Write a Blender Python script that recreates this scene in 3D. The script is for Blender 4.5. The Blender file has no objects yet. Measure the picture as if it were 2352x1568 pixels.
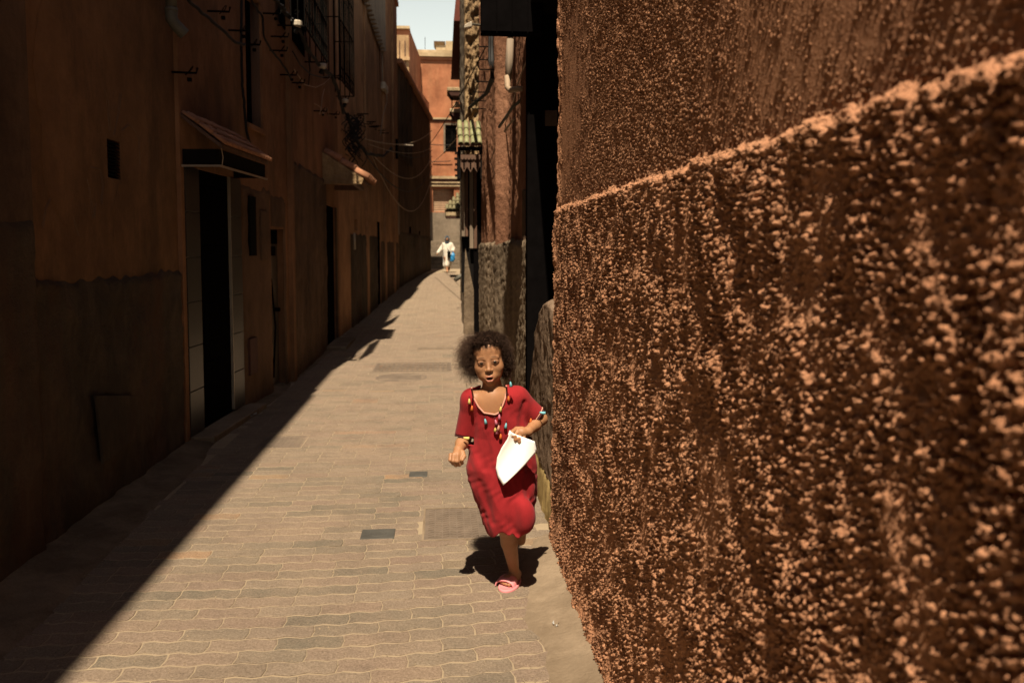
import bpy, math, random
import numpy as np
random.seed(7); rng = np.random.default_rng(11)
scene = bpy.context.scene
C = scene.collection
pi = math.pi

# ------------------------------------------------------------------ camera
F = 28 / 36 * 2352.0
YAW, PIT = math.radians(5.0), math.radians(3.5)
EYE = np.array([0.0, 0.0, 1.5])
cam_d = bpy.data.cameras.new('camera'); cam = bpy.data.objects.new('camera', cam_d); C.objects.link(cam)
cam.location = tuple(EYE)
cam.rotation_euler = (pi / 2 - PIT, 0, -YAW)
cam_d.lens = 28; cam_d.sensor_width = 36; cam_d.shift_y = -102 / 2352.0
cam_d.clip_start = 0.05; cam_d.clip_end = 500
cam_d.dof.use_dof = True; cam_d.dof.focus_distance = 3.4; cam_d.dof.aperture_fstop = 4.0
scene.camera = cam

# ------------------------------------------------------------------ light
SUN = np.array([0.070, 0.47, -0.88])           # direction in which the light travels
SUN = SUN / np.linalg.norm(SUN)
world = bpy.data.worlds.new("World"); scene.world = world; world.use_nodes = True
wn = world.node_tree.nodes; wl = world.node_tree.links
bg = wn['Background']
sky = wn.new('ShaderNodeTexSky'); sky.sky_type = 'NISHITA'; sky.sun_disc = False
sky.sun_elevation = math.asin(-SUN[2]); sky.sun_rotation = pi + math.atan2(SUN[0], SUN[1])
sky.air_density = 0.35; sky.dust_density = 1.5; sky.ozone_density = 0.5; sky.altitude = 450
# pale dust haze low over the roofs, the same in every direction
tc = wn.new('ShaderNodeTexCoord'); sx = wn.new('ShaderNodeSeparateXYZ'); wl.new(tc.outputs['Generated'], sx.inputs[0])
mr = wn.new('ShaderNodeMapRange'); mr.interpolation_type = 'SMOOTHSTEP'; wl.new(sx.outputs[2], mr.inputs[0])
mr.inputs[1].default_value = 0.10; mr.inputs[2].default_value = 0.62; mr.inputs[3].default_value = 1.0; mr.inputs[4].default_value = 0.0
hz = wn.new('ShaderNodeMix'); hz.data_type = 'RGBA'; wl.new(mr.outputs[0], hz.inputs[0]); wl.new(sky.outputs[0], hz.inputs[6])
HAZE_SKY = 11.0
hz.inputs[7].default_value = (0.96 * HAZE_SKY, 1.02 * HAZE_SKY, 0.93 * HAZE_SKY, 1)
wl.new(hz.outputs[2], bg.inputs[0]); bg.inputs[1].default_value = 0.05
sd = bpy.data.lights.new('sun', 'SUN'); sd.energy = 5.0; sd.angle = math.radians(0.55); sd.color = (1.0, 0.86, 0.66)
sun = bpy.data.objects.new('sun', sd); C.objects.link(sun)
sun.rotation_euler = (math.acos(-SUN[2]), 0, -math.atan2(SUN[0], SUN[1]))
sun.location = (-2, -5, 12)
scene.view_settings.view_transform = 'Standard'; scene.view_settings.look = 'None'
scene.view_settings.gamma = 1.0; scene.view_settings.use_curve_mapping = False
scene.view_settings.exposure = 0.95
scene.render.engine = 'CYCLES'
scene.cycles.max_bounces = 6

# ------------------------------------------------------------------ measuring helpers (where a sight line meets a real plane)
_fw = np.array([math.sin(YAW) * math.cos(PIT), math.cos(YAW) * math.cos(PIT), -math.sin(PIT)])
_rt = np.array([math.cos(YAW), -math.sin(YAW), 0]); _up = np.cross(_rt, _fw)
def ray(px, py): return _fw + _rt * (px - 1176) / F + _up * (682 - py) / F
def at(px, py, X=None, Y=None, Z=None):
    d = ray(px, py)
    t = X / d[0] if X is not None else (Y / d[1] if Y is not None else (Z - 1.5) / d[2])
    return EYE + d * t
def gz(y):                                      # the alley climbs towards its far end
    t = min(max((y - 10.0) / 24.0, 0), 1)
    return 0.56 * t * t * (3 - 2 * t) * 1.0

# ------------------------------------------------------------------ object helpers
class MB:
    def __init__(s): s.v = []; s.f = []
    def quad(s, a, b, c, d):
        n = len(s.v); s.v += [tuple(a), tuple(b), tuple(c), tuple(d)]; s.f.append((n, n + 1, n + 2, n + 3)); return s
    def poly(s, pts):
        n = len(s.v); s.v += [tuple(p) for p in pts]; s.f.append(tuple(range(n, n + len(pts)))); return s
    def hexa(s, P):                             # 8 corners: bottom 4, top 4
        n = len(s.v); s.v += [tuple(p) for p in P]
        for f in ((0, 3, 2, 1), (4, 5, 6, 7), (0, 1, 5, 4), (1, 2, 6, 5), (2, 3, 7, 6), (3, 0, 4, 7)):
            s.f.append(tuple(n + i for i in f))
        return s
    def box(s, x0, x1, y0, y1, z0, z1):
        return s.hexa([(x0, y0, z0), (x1, y0, z0), (x1, y1, z0), (x0, y1, z0), (x0, y0, z1), (x1, y0, z1), (x1, y1, z1), (x0, y1, z1)])
    def prism(s, ring, vec):                    # extrude a closed ring along vec
        n = len(s.v); k = len(ring); vec = np.array(vec)
        s.v += [tuple(p) for p in ring] + [tuple(np.array(p) + vec) for p in ring]
        s.f.append(tuple(n + i for i in reversed(range(k)))); s.f.append(tuple(n + k + i for i in range(k)))
        for i in range(k):
            j = (i + 1) % k; s.f.append((n + i, n + j, n + k + j, n + k + i))
        return s
    def tube(s, pts, r, seg=8, cap=True):
        pts = [np.array(p, float) for p in pts]; m = len(pts)
        rr = r if hasattr(r, '__len__') else [r] * m
        n0 = len(s.v); prev = None
        for i, p in enumerate(pts):
            t = pts[min(i + 1, m - 1)] - pts[max(i - 1, 0)]; t = t / (np.linalg.norm(t) + 1e-12)
            if prev is None:
                a = np.array([0, 0, 1.0]) if abs(t[2]) < 0.9 else np.array([1.0, 0, 0])
                u = np.cross(t, a)
            else: u = prev - t * (prev @ t)
            u /= np.linalg.norm(u) + 1e-12; prev = u; w = np.cross(t, u)
            for k in range(seg):
                a = 2 * pi * k / seg; s.v.append(tuple(p + rr[i] * (math.cos(a) * u + math.sin(a) * w)))
        for i in range(m - 1):
            for k in range(seg):
                a = n0 + i * seg + k; b = n0 + i * seg + (k + 1) % seg
                s.f.append((a, b, b + seg, a + seg))
        if cap:
            s.f.append(tuple(n0 + k for k in reversed(range(seg)))); s.f.append(tuple(n0 + (m - 1) * seg + k for k in range(seg)))
        return s
    def lathe(s, prof, c, axis=2, seg=16):
        c = np.array(c, float); pts = []; 
        n0 = len(s.v)
        for (r, h) in prof:
            for k in range(seg):
                a = 2 * pi * k / seg; q = [r * math.cos(a), r * math.sin(a)]
                p = {2: (q[0], q[1], h), 0: (h, q[0], q[1]), 1: (q[0], h, q[1])}[axis]
                s.v.append(tuple(c + np.array(p)))
        for i in range(len(prof) - 1):
            for k in range(seg):
                a = n0 + i * seg + k; b = n0 + i * seg + (k + 1) % seg; s.f.append((a, b, b + seg, a + seg))
        s.f.append(tuple(n0 + k for k in reversed(range(seg)))); s.f.append(tuple(n0 + (len(prof) - 1) * seg + k for k in range(seg)))
        return s
    def build(s, name, mat, parent=None, smooth=False, bevel=0.0):
        me = bpy.data.meshes.new(name)
        off = np.array(root_loc(parent)); 
        me.from_pydata([tuple(np.array(p) - off) for p in s.v], [], s.f)
        return link(name, me, mat, parent, smooth, bevel)
def root_loc(parent):
    l = np.zeros(3); 
    while parent is not None: l = l + np.array(parent.location); parent = parent.parent
    return l
def link(name, me, mat, parent=None, smooth=False, bevel=0.0):
    if mat is not None and len(me.materials) == 0: me.materials.append(mat)
    if smooth: me.shade_smooth()
    o = bpy.data.objects.new(name, me); C.objects.link(o)
    if parent is not None: o.parent = parent
    if bevel:
        m = o.modifiers.new('bevel', 'BEVEL'); m.width = bevel; m.segments = 2; m.limit_method = 'ANGLE'
    return o
def np_mesh(name, V, Q, mat, parent=None, smooth=True, tris=False):
    me = bpy.data.meshes.new(name); V = np.asarray(V, np.float32) - root_loc(parent).astype(np.float32)
    k = Q.shape[1]; me.vertices.add(len(V)); me.vertices.foreach_set('co', V.ravel())
    me.loops.add(Q.size); me.loops.foreach_set('vertex_index', Q.astype(np.int32).ravel())
    me.polygons.add(len(Q)); me.polygons.foreach_set('loop_start', np.arange(0, Q.size, k, dtype=np.int32))
    me.update(calc_edges=True); me.validate()
    return link(name, me, mat, parent, smooth)
def grid_quads(nu, nv):
    i, j = np.meshgrid(np.arange(nu - 1), np.arange(nv - 1), indexing='ij'); a = (i * nv + j).ravel()
    return np.stack([a, a + nv, a + nv + 1, a + 1], 1)
def thing(name, label, cat, loc=(0, 0, 0), group=None):
    o = bpy.data.objects.new(name, None); C.objects.link(o); o.location = loc; o.empty_display_size = 0.2
    return tag(o, label, cat, group)
def tag(o, label, cat, group=None, kind=None):
    if label: o['label'] = label
    if cat: o['category'] = cat
    if group: o['group'] = group
    if kind: o['kind'] = kind
    return o
def copy_part(o, parent, loc=None, rot=None):
    c = o.copy(); C.objects.link(c); c.parent = parent
    if loc is not None: c.location = loc
    if rot is not None: c.rotation_euler = rot
    return c

# ------------------------------------------------------------------ noise on numpy grids
def fnoise(nu, nv, wu, wv, seed, band=0.5):     # band-limited noise, unit variance; wu, wv = feature size in samples
    r = np.random.default_rng(seed).standard_normal((nu, nv))
    fu = np.fft.fftfreq(nu)[:, None] * wu; fv = np.fft.rfftfreq(nv)[None, :] * wv
    f = np.sqrt(fu ** 2 + fv ** 2)
    H = np.exp(-((f - 0.6) / band) ** 2) if band < 5 else np.exp(-f ** 2)
    o = np.fft.irfft2(np.fft.rfft2(r) * H, s=(nu, nv)); o -= o.mean()
    return o / (o.std() + 1e-9)

# ------------------------------------------------------------------ materials
def new_mat(name):
    m = bpy.data.materials.new(name); m.use_nodes = True; nt = m.node_tree
    return m, nt, nt.nodes['Principled BSDF']
def noise(nt, vec, scale, detail=4, rough=0.6, mscale=(1, 1, 1)):
    mp = nt.nodes.new('ShaderNodeMapping'); mp.inputs['Scale'].default_value = mscale
    nt.links.new(vec, mp.inputs[0]); n = nt.nodes.new('ShaderNodeTexNoise'); n.inputs['Scale'].default_value = scale
    n.inputs['Detail'].default_value = detail; n.inputs['Roughness'].default_value = rough
    nt.links.new(mp.outputs[0], n.inputs['Vector']); return n.outputs[0]
def ramp(nt, fac, stops):
    r = nt.nodes.new('ShaderNodeValToRGB'); e = r.color_ramp.elements
    while len(e) < len(stops): e.new(0.5)
    for x, (p, c) in zip(e, stops): x.position = p; x.color = (*c, 1) if len(c) == 3 else c
    nt.links.new(fac, r.inputs[0]); return r.outputs[0]
def mix(nt, fac, a, b, mode='MIX'):
    m = nt.nodes.new('ShaderNodeMix'); m.data_type = 'RGBA'; m.blend_type = mode
    for sock, v in ((m.inputs[0], fac), (m.inputs[6], a), (m.inputs[7], b)):
        if isinstance(v, (int, float)): sock.default_value = v
        elif isinstance(v, tuple): sock.default_value = (*v, 1)
        else: nt.links.new(v, sock)
    return m.outputs[2]
def mth(nt, op, a, b=None, clamp=False):
    m = nt.nodes.new('ShaderNodeMath'); m.operation = op; m.use_clamp = clamp
    for s, v in zip(m.inputs, (a, b)):
        if v is None: continue
        if isinstance(v, (int, float)): s.default_value = v
        else: nt.links.new(v, s)
    return m.outputs[0]
def pos(nt): return nt.nodes.new('ShaderNodeNewGeometry').outputs['Position']
def bump(nt, bsdf, h, strength=0.5, dist=0.01):
    b = nt.nodes.new('ShaderNodeBump'); b.inputs['Strength'].default_value = strength; b.inputs['Distance'].default_value = dist
    nt.links.new(h, b.inputs['Height']); nt.links.new(b.outputs[0], bsdf.inputs['Normal'])
def stucco(name, c1, c2, grain=60, gdist=0.004, streak=True, rough=0.95, stain=(0.05, 0.04, 0.03), stain_amt=0.5, spec=0.1):
    m, nt, b = new_mat(name); p = pos(nt)
    n1 = noise(nt, p, 1.3, 6, 0.65); col = ramp(nt, n1, [(0.3, tuple(x * 0.8 for x in c1)), (0.7, tuple(min(1, x * 1.1) for x in c2))])
    nb = noise(nt, p, 0.55, 7, 0.75); col = mix(nt, ramp(nt, nb, [(0.42, (0, 0, 0)), (0.60, (0.75,) * 3)]), col, tuple(x * 0.55 for x in c1))
    if streak:
        n2 = noise(nt, p, 2.2, 7, 0.7, (1, 1, 0.22)); f = ramp(nt, n2, [(0.48, (0, 0, 0)), (0.72, (stain_amt,) * 3)])
        col = mix(nt, f, col, stain)
        n4 = noise(nt, p, 4.0, 8, 0.75, (1, 1, 0.4)); f4 = ramp(nt, n4, [(0.5, (0, 0, 0)), (0.75, (0.45,) * 3)])
        col = mix(nt, f4, col, tuple(min(1, x * 1.35) for x in c2))
    n3 = noise(nt, p, grain, 5, 0.7)
    nt.links.new(col, b.inputs['Base Color']); b.inputs['Roughness'].default_value = rough
    b.inputs['Specular IOR Level'].default_value = spec
    n5 = noise(nt, p, grain / 9, 5, 0.6)
    h = mth(nt, 'ADD', n3, mth(nt, 'MULTIPLY', n5, 3.0)); bump(nt, b, h, 1.0, gdist)
    return m
def plain(name, c, rough=0.7, metal=0.0, var=0.25, grain=40, gd=0.001, spec=0.3):
    m, nt, b = new_mat(name); p = pos(nt); n = noise(nt, p, 9, 6, 0.7)
    col = ramp(nt, n, [(0.3, tuple(x * (1 - var) for x in c)), (0.7, tuple(min(1, x * (1 + var)) for x in c))])
    nt.links.new(col, b.inputs['Base Color']); b.inputs['Roughness'].default_value = rough
    b.inputs['Metallic'].default_value = metal; b.inputs['Specular IOR Level'].default_value = spec
    bump(nt, b, noise(nt, p, grain, 5, 0.7), 0.6, gd); return m
def wood(name, c, rough=0.8):
    m, nt, b = new_mat(name); p = pos(nt); n = noise(nt, p, 14, 6, 0.7, (1, 1, 0.08))
    col = ramp(nt, n, [(0.3, tuple(x * 0.55 for x in c)), (0.7, tuple(x * 1.3 for x in c))])
    nt.links.new(col, b.inputs['Base Color']); b.inputs['Roughness'].default_value = rough
    bump(nt, b, n, 0.7, 0.003); return m

M = {}
def rough_red():
    m, nt, b = new_mat('red_rough_render'); p = pos(nt)
    col = ramp(nt, noise(nt, p, 2.0, 6, 0.65), [(0.3, (0.37, 0.178, 0.096)), (0.7, (0.445, 0.225, 0.128))])
    col = mix(nt, ramp(nt, noise(nt, p, 1.6, 7, 0.7, (1, 1, .3)), [(.5, (0, 0, 0)), (.75, (.35,) * 3)]), col, (0.24, 0.10, 0.06))
    nt.links.new(col, b.inputs['Base Color']); b.inputs['Roughness'].default_value = 0.95; b.inputs['Specular IOR Level'].default_value = 0.03
    n1 = noise(nt, p, 95, 3, 0.6); g1 = ramp(nt, n1, [(0.46, (0, 0, 0)), (0.68, (1, 1, 1))])
    n2 = noise(nt, p, 230, 3, 0.65); g2 = ramp(nt, n2, [(0.42, (0, 0, 0)), (0.7, (1, 1, 1))])
    h = mth(nt, 'ADD', g1, mth(nt, 'MULTIPLY', g2, 0.4)); bump(nt, b, h, 1.0, 0.0030); return m
M['near'] = rough_red()
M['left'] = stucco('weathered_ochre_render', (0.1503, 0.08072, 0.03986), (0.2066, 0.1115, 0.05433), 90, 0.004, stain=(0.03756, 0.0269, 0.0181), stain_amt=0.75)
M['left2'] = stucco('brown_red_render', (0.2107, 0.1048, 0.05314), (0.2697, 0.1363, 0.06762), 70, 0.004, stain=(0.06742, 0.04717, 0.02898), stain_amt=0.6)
M['left3'] = stucco('bounce_lit_render', (0.316, 0.1677, 0.08768), (0.4045, 0.2181, 0.1116), 70, 0.004, stain=(0.1011, 0.07547, 0.04782), stain_amt=0.6)  # brighter copy of the brown-red render, bounced light put into its colour
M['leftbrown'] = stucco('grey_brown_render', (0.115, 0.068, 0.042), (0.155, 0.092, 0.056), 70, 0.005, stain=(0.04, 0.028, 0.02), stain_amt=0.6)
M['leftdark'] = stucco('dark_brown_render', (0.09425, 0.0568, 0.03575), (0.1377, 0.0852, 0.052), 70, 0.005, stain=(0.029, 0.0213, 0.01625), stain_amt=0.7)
M['dado_l'] = stucco('dark_grey_rough_render', (0.05981, 0.0453, 0.03218), (0.1037, 0.07419, 0.05005), 50, 0.012, stain=(0.0957, 0.03905, 0.02145), stain_amt=0.5)
M['right2'] = stucco('orange_brown_render', (0.2628, 0.1248, 0.07344), (0.3128, 0.1595, 0.09547), 110, 0.010, stain=(0.1877, 0.08323, 0.05141), stain_amt=0.3, spec=0.03)
M['dado_r'] = stucco('grey_rough_render', (0.1632, 0.1202, 0.08092), (0.2312, 0.1707, 0.1156), 80, 0.012, stain=(0.0816, 0.05692, 0.04046), stain_amt=0.5, spec=0.03)
M['buttress'] = stucco('brown_grey_render', (0.16, 0.105, 0.07), (0.21, 0.145, 0.10), 90, 0.006, stain=(0.1, 0.06, 0.04), stain_amt=0.4, spec=0.03)
M['yellow'] = stucco('yellow_painted_render', (0.3536, 0.2448, 0.0952), (0.408, 0.2924, 0.1224), 110, 0.0012, stain=(0.204, 0.1496, 0.0816), stain_amt=0.4)
M['stonewall'] = stucco('bare_rubble_render', (0.2584, 0.1632, 0.0884), (0.374, 0.2584, 0.136), 16, 0.05, stain=(0.1088, 0.0612, 0.034), stain_amt=0.7)
M['farred'] = stucco('far_red_paint', (0.3223, 0.1256, 0.06395), (0.3924, 0.1621, 0.08101), 20, 0.004, stain=(0.3643, 0.2025, 0.1023), stain_amt=0.4)
M['cream'] = stucco('cream_mortar', (0.3944, 0.2856, 0.1632), (0.4624, 0.3536, 0.2176), 30, 0.01, stain=(0.238, 0.1632, 0.102), stain_amt=0.5)
M['sandface'] = stucco('sunlit_sand_render', (0.34, 0.2108, 0.1088), (0.408, 0.272, 0.1496), 25, 0.012, stain=(0.204, 0.1156, 0.0612), stain_amt=0.5)
M['greywall'] = stucco('grey_cement', (0.1632, 0.1292, 0.0918), (0.2176, 0.17, 0.1224), 30, 0.008, stain=(0.1156, 0.0884, 0.068), stain_amt=0.5)
M['cement'] = stucco('dusty_cement', (0.2007, 0.1469, 0.09792), (0.2565, 0.1958, 0.136), 60, 0.005, streak=True, stain=(0.16, 0.115, 0.075), stain_amt=0.6)
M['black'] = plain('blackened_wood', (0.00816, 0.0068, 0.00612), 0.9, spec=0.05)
M['scratch'] = plain('faint_chalk', (0.16, 0.10, 0.06), 0.9)
M['void'] = plain('shade_black', (0.00408, 0.0034, 0.0034), 1.0, spec=0.0)  # near-black that stands in for deep shade in openings and on boards
M['doorwood'] = wood('dark_door_wood', (0.009, 0.006, 0.004))
M['door2'] = wood('worn_metal_door', (0.102, 0.0782, 0.0544), 0.5)
M['oldwood'] = wood('old_carved_wood', (0.1088, 0.0544, 0.0306))
M['greywood'] = wood('bleached_wood', (0.204, 0.1496, 0.102))
M['iron'] = plain('black_iron', (0.00544, 0.004624, 0.003808), 0.9, 0.0, spec=0.03)
M['cable'] = plain('dark_cable', (0.007344, 0.005712, 0.004896), 0.7)
M['cablel'] = plain('pale_dusty_cable', (0.34, 0.238, 0.1496), 0.7)
M['pvc'] = plain('grey_pvc', (0.08228, 0.0748, 0.0561), 0.6)
M['pvcr'] = plain('dusty_pvc', (0.272, 0.1958, 0.1306), 0.6)
M['white'] = plain('dirty_white_plastic', (0.442, 0.374, 0.2856), 0.5)
M['alu'] = plain('pale_metal_trim', (0.408, 0.34, 0.2584), 0.35, 0.6, 0.1)
M['tile_red'] = plain('terracotta_tile', (0.2856, 0.1292, 0.068), 0.85, var=0.35)
M['tile_green'] = plain('faded_green_glazed_tile', (0.204, 0.202, 0.0969), 0.6, var=0.3)
M['tile_dull'] = plain('mossy_tile', (0.1496, 0.1292, 0.068), 0.8, var=0.35)
M['castiron'] = plain('cast_iron_cover', (0.1445, 0.1095, 0.08228), 0.7, 0.2)
M['plate'] = plain('dark_cover_plate', (0.07514, 0.07072, 0.06188), 0.6, 0.3)
M['eaves'] = plain('red_painted_eaves', (0.1088, 0.0238, 0.0136), 0.8)
M['shutter'] = plain('tan_roller_shutter', (0.34, 0.2244, 0.136), 0.6)
M['rust'] = plain('rusty_plate', (0.068, 0.0272, 0.01904), 0.8)
M['litter'] = plain('white_litter', (0.306, 0.2938, 0.2774), 0.6)
def granite():
    m, nt, b = new_mat('polished_dark_stone'); p = pos(nt); n = noise(nt, p, 70, 6, 0.8)
    nt.links.new(ramp(nt, n, [(0.35, (0.012, 0.010, 0.008)), (0.7, (0.045, 0.036, 0.028))]), b.inputs['Base Color'])
    b.inputs['Roughness'].default_value = 0.3; b.inputs['Specular IOR Level'].default_value = 0.22; return m
M['granite'] = granite()
def paver_mat(individual):
    m, nt, b = new_mat('paver_dusty_concrete' + ('' if individual else '_far')); p = pos(nt)
    if individual: r = nt.nodes.new('ShaderNodeObjectInfo').outputs['Random']
    else:
        a = nt.nodes.new('ShaderNodeAttribute'); a.attribute_name = 'tone'; r = a.outputs['Fac']
    col = ramp(nt, r, [(0.0, (0.10, 0.09, 0.07)), (0.16, (0.145, 0.12, 0.09)), (0.45, (0.19, 0.148, 0.11)), (0.78, (0.175, 0.125, 0.096)), (0.93, (0.19, 0.135, 0.098)), (0.965, (0.095, 0.095, 0.075)), (0.985, (0.25, 0.155, 0.085)), (1.0, (0.23, 0.12, 0.08))])
    n2 = noise(nt, p, 2.3, 7, 0.7); dust = ramp(nt, n2, [(0.36, (0.12 if individual else .42,) * 3), (0.66, (0.78 if individual else .92,) * 3)])
    col = mix(nt, dust, col, (0.215, 0.160, 0.115))
    gr = noise(nt, p, 3.1, 8, 0.8); col = mix(nt, ramp(nt, gr, [(0.46, (0, 0, 0)), (0.70, (0.7,) * 3)]), col, (0.125, 0.096, 0.073))
    n = noise(nt, p, 110, 5, 0.8); col = mix(nt, 0.9, col, ramp(nt, n, [(0.3, (0.22,) * 3), (0.7, (0.8,) * 3)]), 'SOFT_LIGHT')
    nt.links.new(col, b.inputs['Base Color']); b.inputs['Roughness'].default_value = 0.95; b.inputs['Specular IOR Level'].default_value = 0.1
    h = mth(nt, 'ADD', n, mth(nt, 'MULTIPLY', noise(nt, p, 30, 4, 0.6), 1.5)); bump(nt, b, h, 1.0, 0.006); return m
M['paver'] = paver_mat(True); M['paver_far'] = paver_mat(False)
def sand():
    m, nt, b = new_mat('sandy_joint'); p = pos(nt); n = noise(nt, p, 5, 7, 0.7)
    col = ramp(nt, n, [(0.3, (0.225, 0.17, 0.11)), (0.7, (0.28, 0.215, 0.138))])
    nt.links.new(col, b.inputs['Base Color']); b.inputs['Roughness'].default_value = 1.0
    bump(nt, b, noise(nt, p, 70, 6, 0.8), 1.0, 0.004); return m
M['sand'] = sand()
def ground_mat():
    m, nt, b = new_mat('dusty_pavement'); p = pos(nt); n = noise(nt, p, 1.2, 8, 0.75)
    col = ramp(nt, n, [(0.3, (0.18, 0.135, 0.09)), (0.7, (0.24, 0.18, 0.12))])
    n2 = noise(nt, p, 5.0, 4, 0.6, (0.5, 1.8, 1)); col = mix(nt, 0.5, col, ramp(nt, n2, [(0.35, (0.3,) * 3), (0.65, (0.7,) * 3)]), 'SOFT_LIGHT')
    nt.links.new(col, b.inputs['Base Color']); b.inputs['Roughness'].default_value = 1.0
    bump(nt, b, noise(nt, p, 40, 6, 0.8), 1.0, 0.008); return m
M['ground'] = ground_mat()
# ================================================================== THE GROUND
def sheet(name, xs, ys, zf, mat, parent=None):
    XX, YY = np.meshgrid(xs, ys, indexing='ij'); ZZ = np.vectorize(zf)(XX, YY)
    V = np.stack([XX.ravel(), YY.ravel(), ZZ.ravel()], 1)
    return np_mesh(name, V, grid_quads(len(xs), len(ys)), mat, parent)
g = MB(); g.quad((-150, -150, -0.15), (150, -150, -0.15), (150, 150, -0.15), (-150, 150, -0.15))
tag(g.build('ground', M['ground']), 'dusty earth under the houses', None, kind='structure')
pav = tag(sheet('pavement', np.linspace(-2.6, 1.6, 22), np.concatenate([np.linspace(-4, 8, 121), np.linspace(8.5, 38, 60)]), lambda x, y: gz(y) + 0.0052, M['sand']),
          'sunlit alley paving of wavy concrete blocks with sandy joints', None, kind='structure')

PW, PL = 0.094, 0.252                            # row depth, paver length (two waves long)
def wave(x): return 0.0078 * math.sin(2 * pi * x / 0.126)
def paver_ring(w=PL, gap=0.0055):
    xs = np.linspace(gap / 2, w - gap / 2, 9)
    gy = 0.0125; lo = [(x, wave(x) + gy / 2) for x in xs]; hi = [(x, PW + wave(x) - gy / 2) for x in xs[::-1]]
    zr = [(w - gap / 2 + 0.006, PW * 0.5)]; zl = [(gap / 2 + 0.006, PW * 0.5)]
    return lo + zr + hi + zl
def paver_mesh():
    ring = paver_ring(); k = len(ring); cx, cy = PL / 2, PW / 2
    v = [(x, y, -0.01) for x, y in ring]; v += [(x, y, 0.0045) for x, y in ring]
    v += [(cx + (x - cx) * 0.965, cy + (y - cy) * 0.93, 0.0065) for x, y in ring]
    f = [tuple(2 * k + i for i in range(k))]
    for i in range(k):
        j = (i + 1) % k; f.append((i, j, k + j, k + i)); f.append((k + i, k + j, 2 * k + j, 2 * k + i))
    return v, f
pv, pf = paver_mesh()
pmesh = bpy.data.meshes.new('paver'); pmesh.from_pydata(pv, [], pf); pmesh.materials.append(M['paver'])
covers = [(-0.02, 0.20, 4.05, 4.46)]
def rowy(x, y0):                                  # rows bend away from the camera on the right
    d = max(0, x + 0.75); return y0 + 0.075 * d * d + 0.012 * math.sin(x * 2.1 + y0 * 1.7)
def slope(x, y0): return (rowy(x + 0.1, y0) - rowy(x - 0.1, y0)) / 0.2
prng = random.Random(5)
near_n = 0; SV = []; SF = []; ST = []
y0 = 2.2; r = 0; singles = []
while y0 < 31:
    shift = prng.choice([0, 0.126]) + (0 if r % 2 else 0.126)
    x = -2.4 + shift - 0.252
    while x < 0.62:
        xc = x + PL / 2; yc = rowy(xc, y0) + PW / 2
        right = 0.46 if yc < 3.9 else 0.62
        right += 0.05 * math.sin(yc * 9)
        if yc < 4.4: right = min(right, 0.50)
        inhole = any(a < xc < b and c < yc < d for a, b, c, d in covers)
        hid = False
        if max(-1.95, -1.75 + max(0, yc - 18) * .07) < xc < right and not inhole and not hid:
            s = slope(xc, y0); zz = gz(yc) + prng.uniform(-0.0010, 0.0012) * (1 if yc < 8 else .5)
            singles.append((yc, x, rowy(xc, y0) , s, zz, xc))
        x += PL
    y0 += PW; r += 1
vis = [q for q in singles if 2.3 < q[0]]
vis.sort(key=lambda q: q[0])
for i, (yc, x, yy, s, zz, xc) in enumerate(vis):
    a = math.atan(s); ca, sa = math.cos(a), math.sin(a)
    ox, oy = xc - (PL / 2) * ca, yy - (PL / 2) * sa
    if i < 300:
        o = bpy.data.objects.new('paver', pmesh); C.objects.link(o); o.parent = pav
        o.location = (ox, oy, zz + 0.002); o.rotation_euler = (prng.uniform(-.006, .006), prng.uniform(-.003, .003), a + prng.uniform(-.006, .006))
    else:
        n = len(SV); lift = 0.002 - min(.002, max(0, (yc - 7) * 0.0002))
        SV += [(ox + p[0] * ca - p[1] * sa, oy + p[0] * sa + p[1] * ca, p[2] + zz + lift) for p in pv]
        SF += [tuple(n + k for k in f) for f in pf]; ST += [prng.random()] * len(pv)
me = bpy.data.meshes.new('far_pavers'); me.from_pydata(SV, [], SF); me.materials.append(M['paver_far'])
at_ = me.attributes.new('tone', 'FLOAT', 'POINT'); at_.data.foreach_set('value', ST)
fp = link('far_pavers', me, None, pav); fp['kind'] = 'stuff'

# concrete haunch along the foot of the near right wall, and the dusty strip on the left
def haunch(name, pts, mat, label, seed):
    V = []; ys = [p[0] for p in pts]; n = 60; k = 9; yy = np.linspace(ys[0], ys[-1], n)
    x0 = np.interp(yy, ys, [p[1] for p in pts]); x1 = np.interp(yy, ys, [p[2] for p in pts]); hh = np.interp(yy, ys, [p[3] for p in pts])
    N = fnoise(n, k, 4, 3, seed, 9)
    for i in range(n):
        for j in range(k):
            t = j / (k - 1); xx = (x0[i] + 0.02 * N[i, 0]) * (1 - t) + x1[i] * t
            z = gz(yy[i]) + 0.004 + hh[i] * t ** 1.6 + 0.004 * N[i, j] * (t * 4 if t < .25 else 1); V.append((xx, yy[i], z + .009 * min(1, t * 4 + .2) if t > 0 else gz(yy[i]) - 0.004))
    return tag(np_mesh(name, np.array(V), grid_quads(n, k), mat), label, None, kind='structure')
haunch('cement_verge', [(-1, .33, .62, .05), (2.6, .33, .62, .05), (3.3, .32, .62, .055), (3.7, .32, .62, .06), (3.95, .42, .62, .06), (4.05, .50, .66, .03)], M['cement'], 'pale cement verge along the foot of the rough red wall', 3)
haunch('cement_verge', [(-1, -1.56, -2.0, .05), (3, -1.56, -2.0, .07), (4.5, -1.62, -2.0, .05), (6.2, -1.72, -1.98, .03), (8.8, -1.60, -1.80, .02), (13, -1.58, -1.74, .02)], M['dado_r'], 'shaded cement verge along the foot of the left walls', 4)

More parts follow.
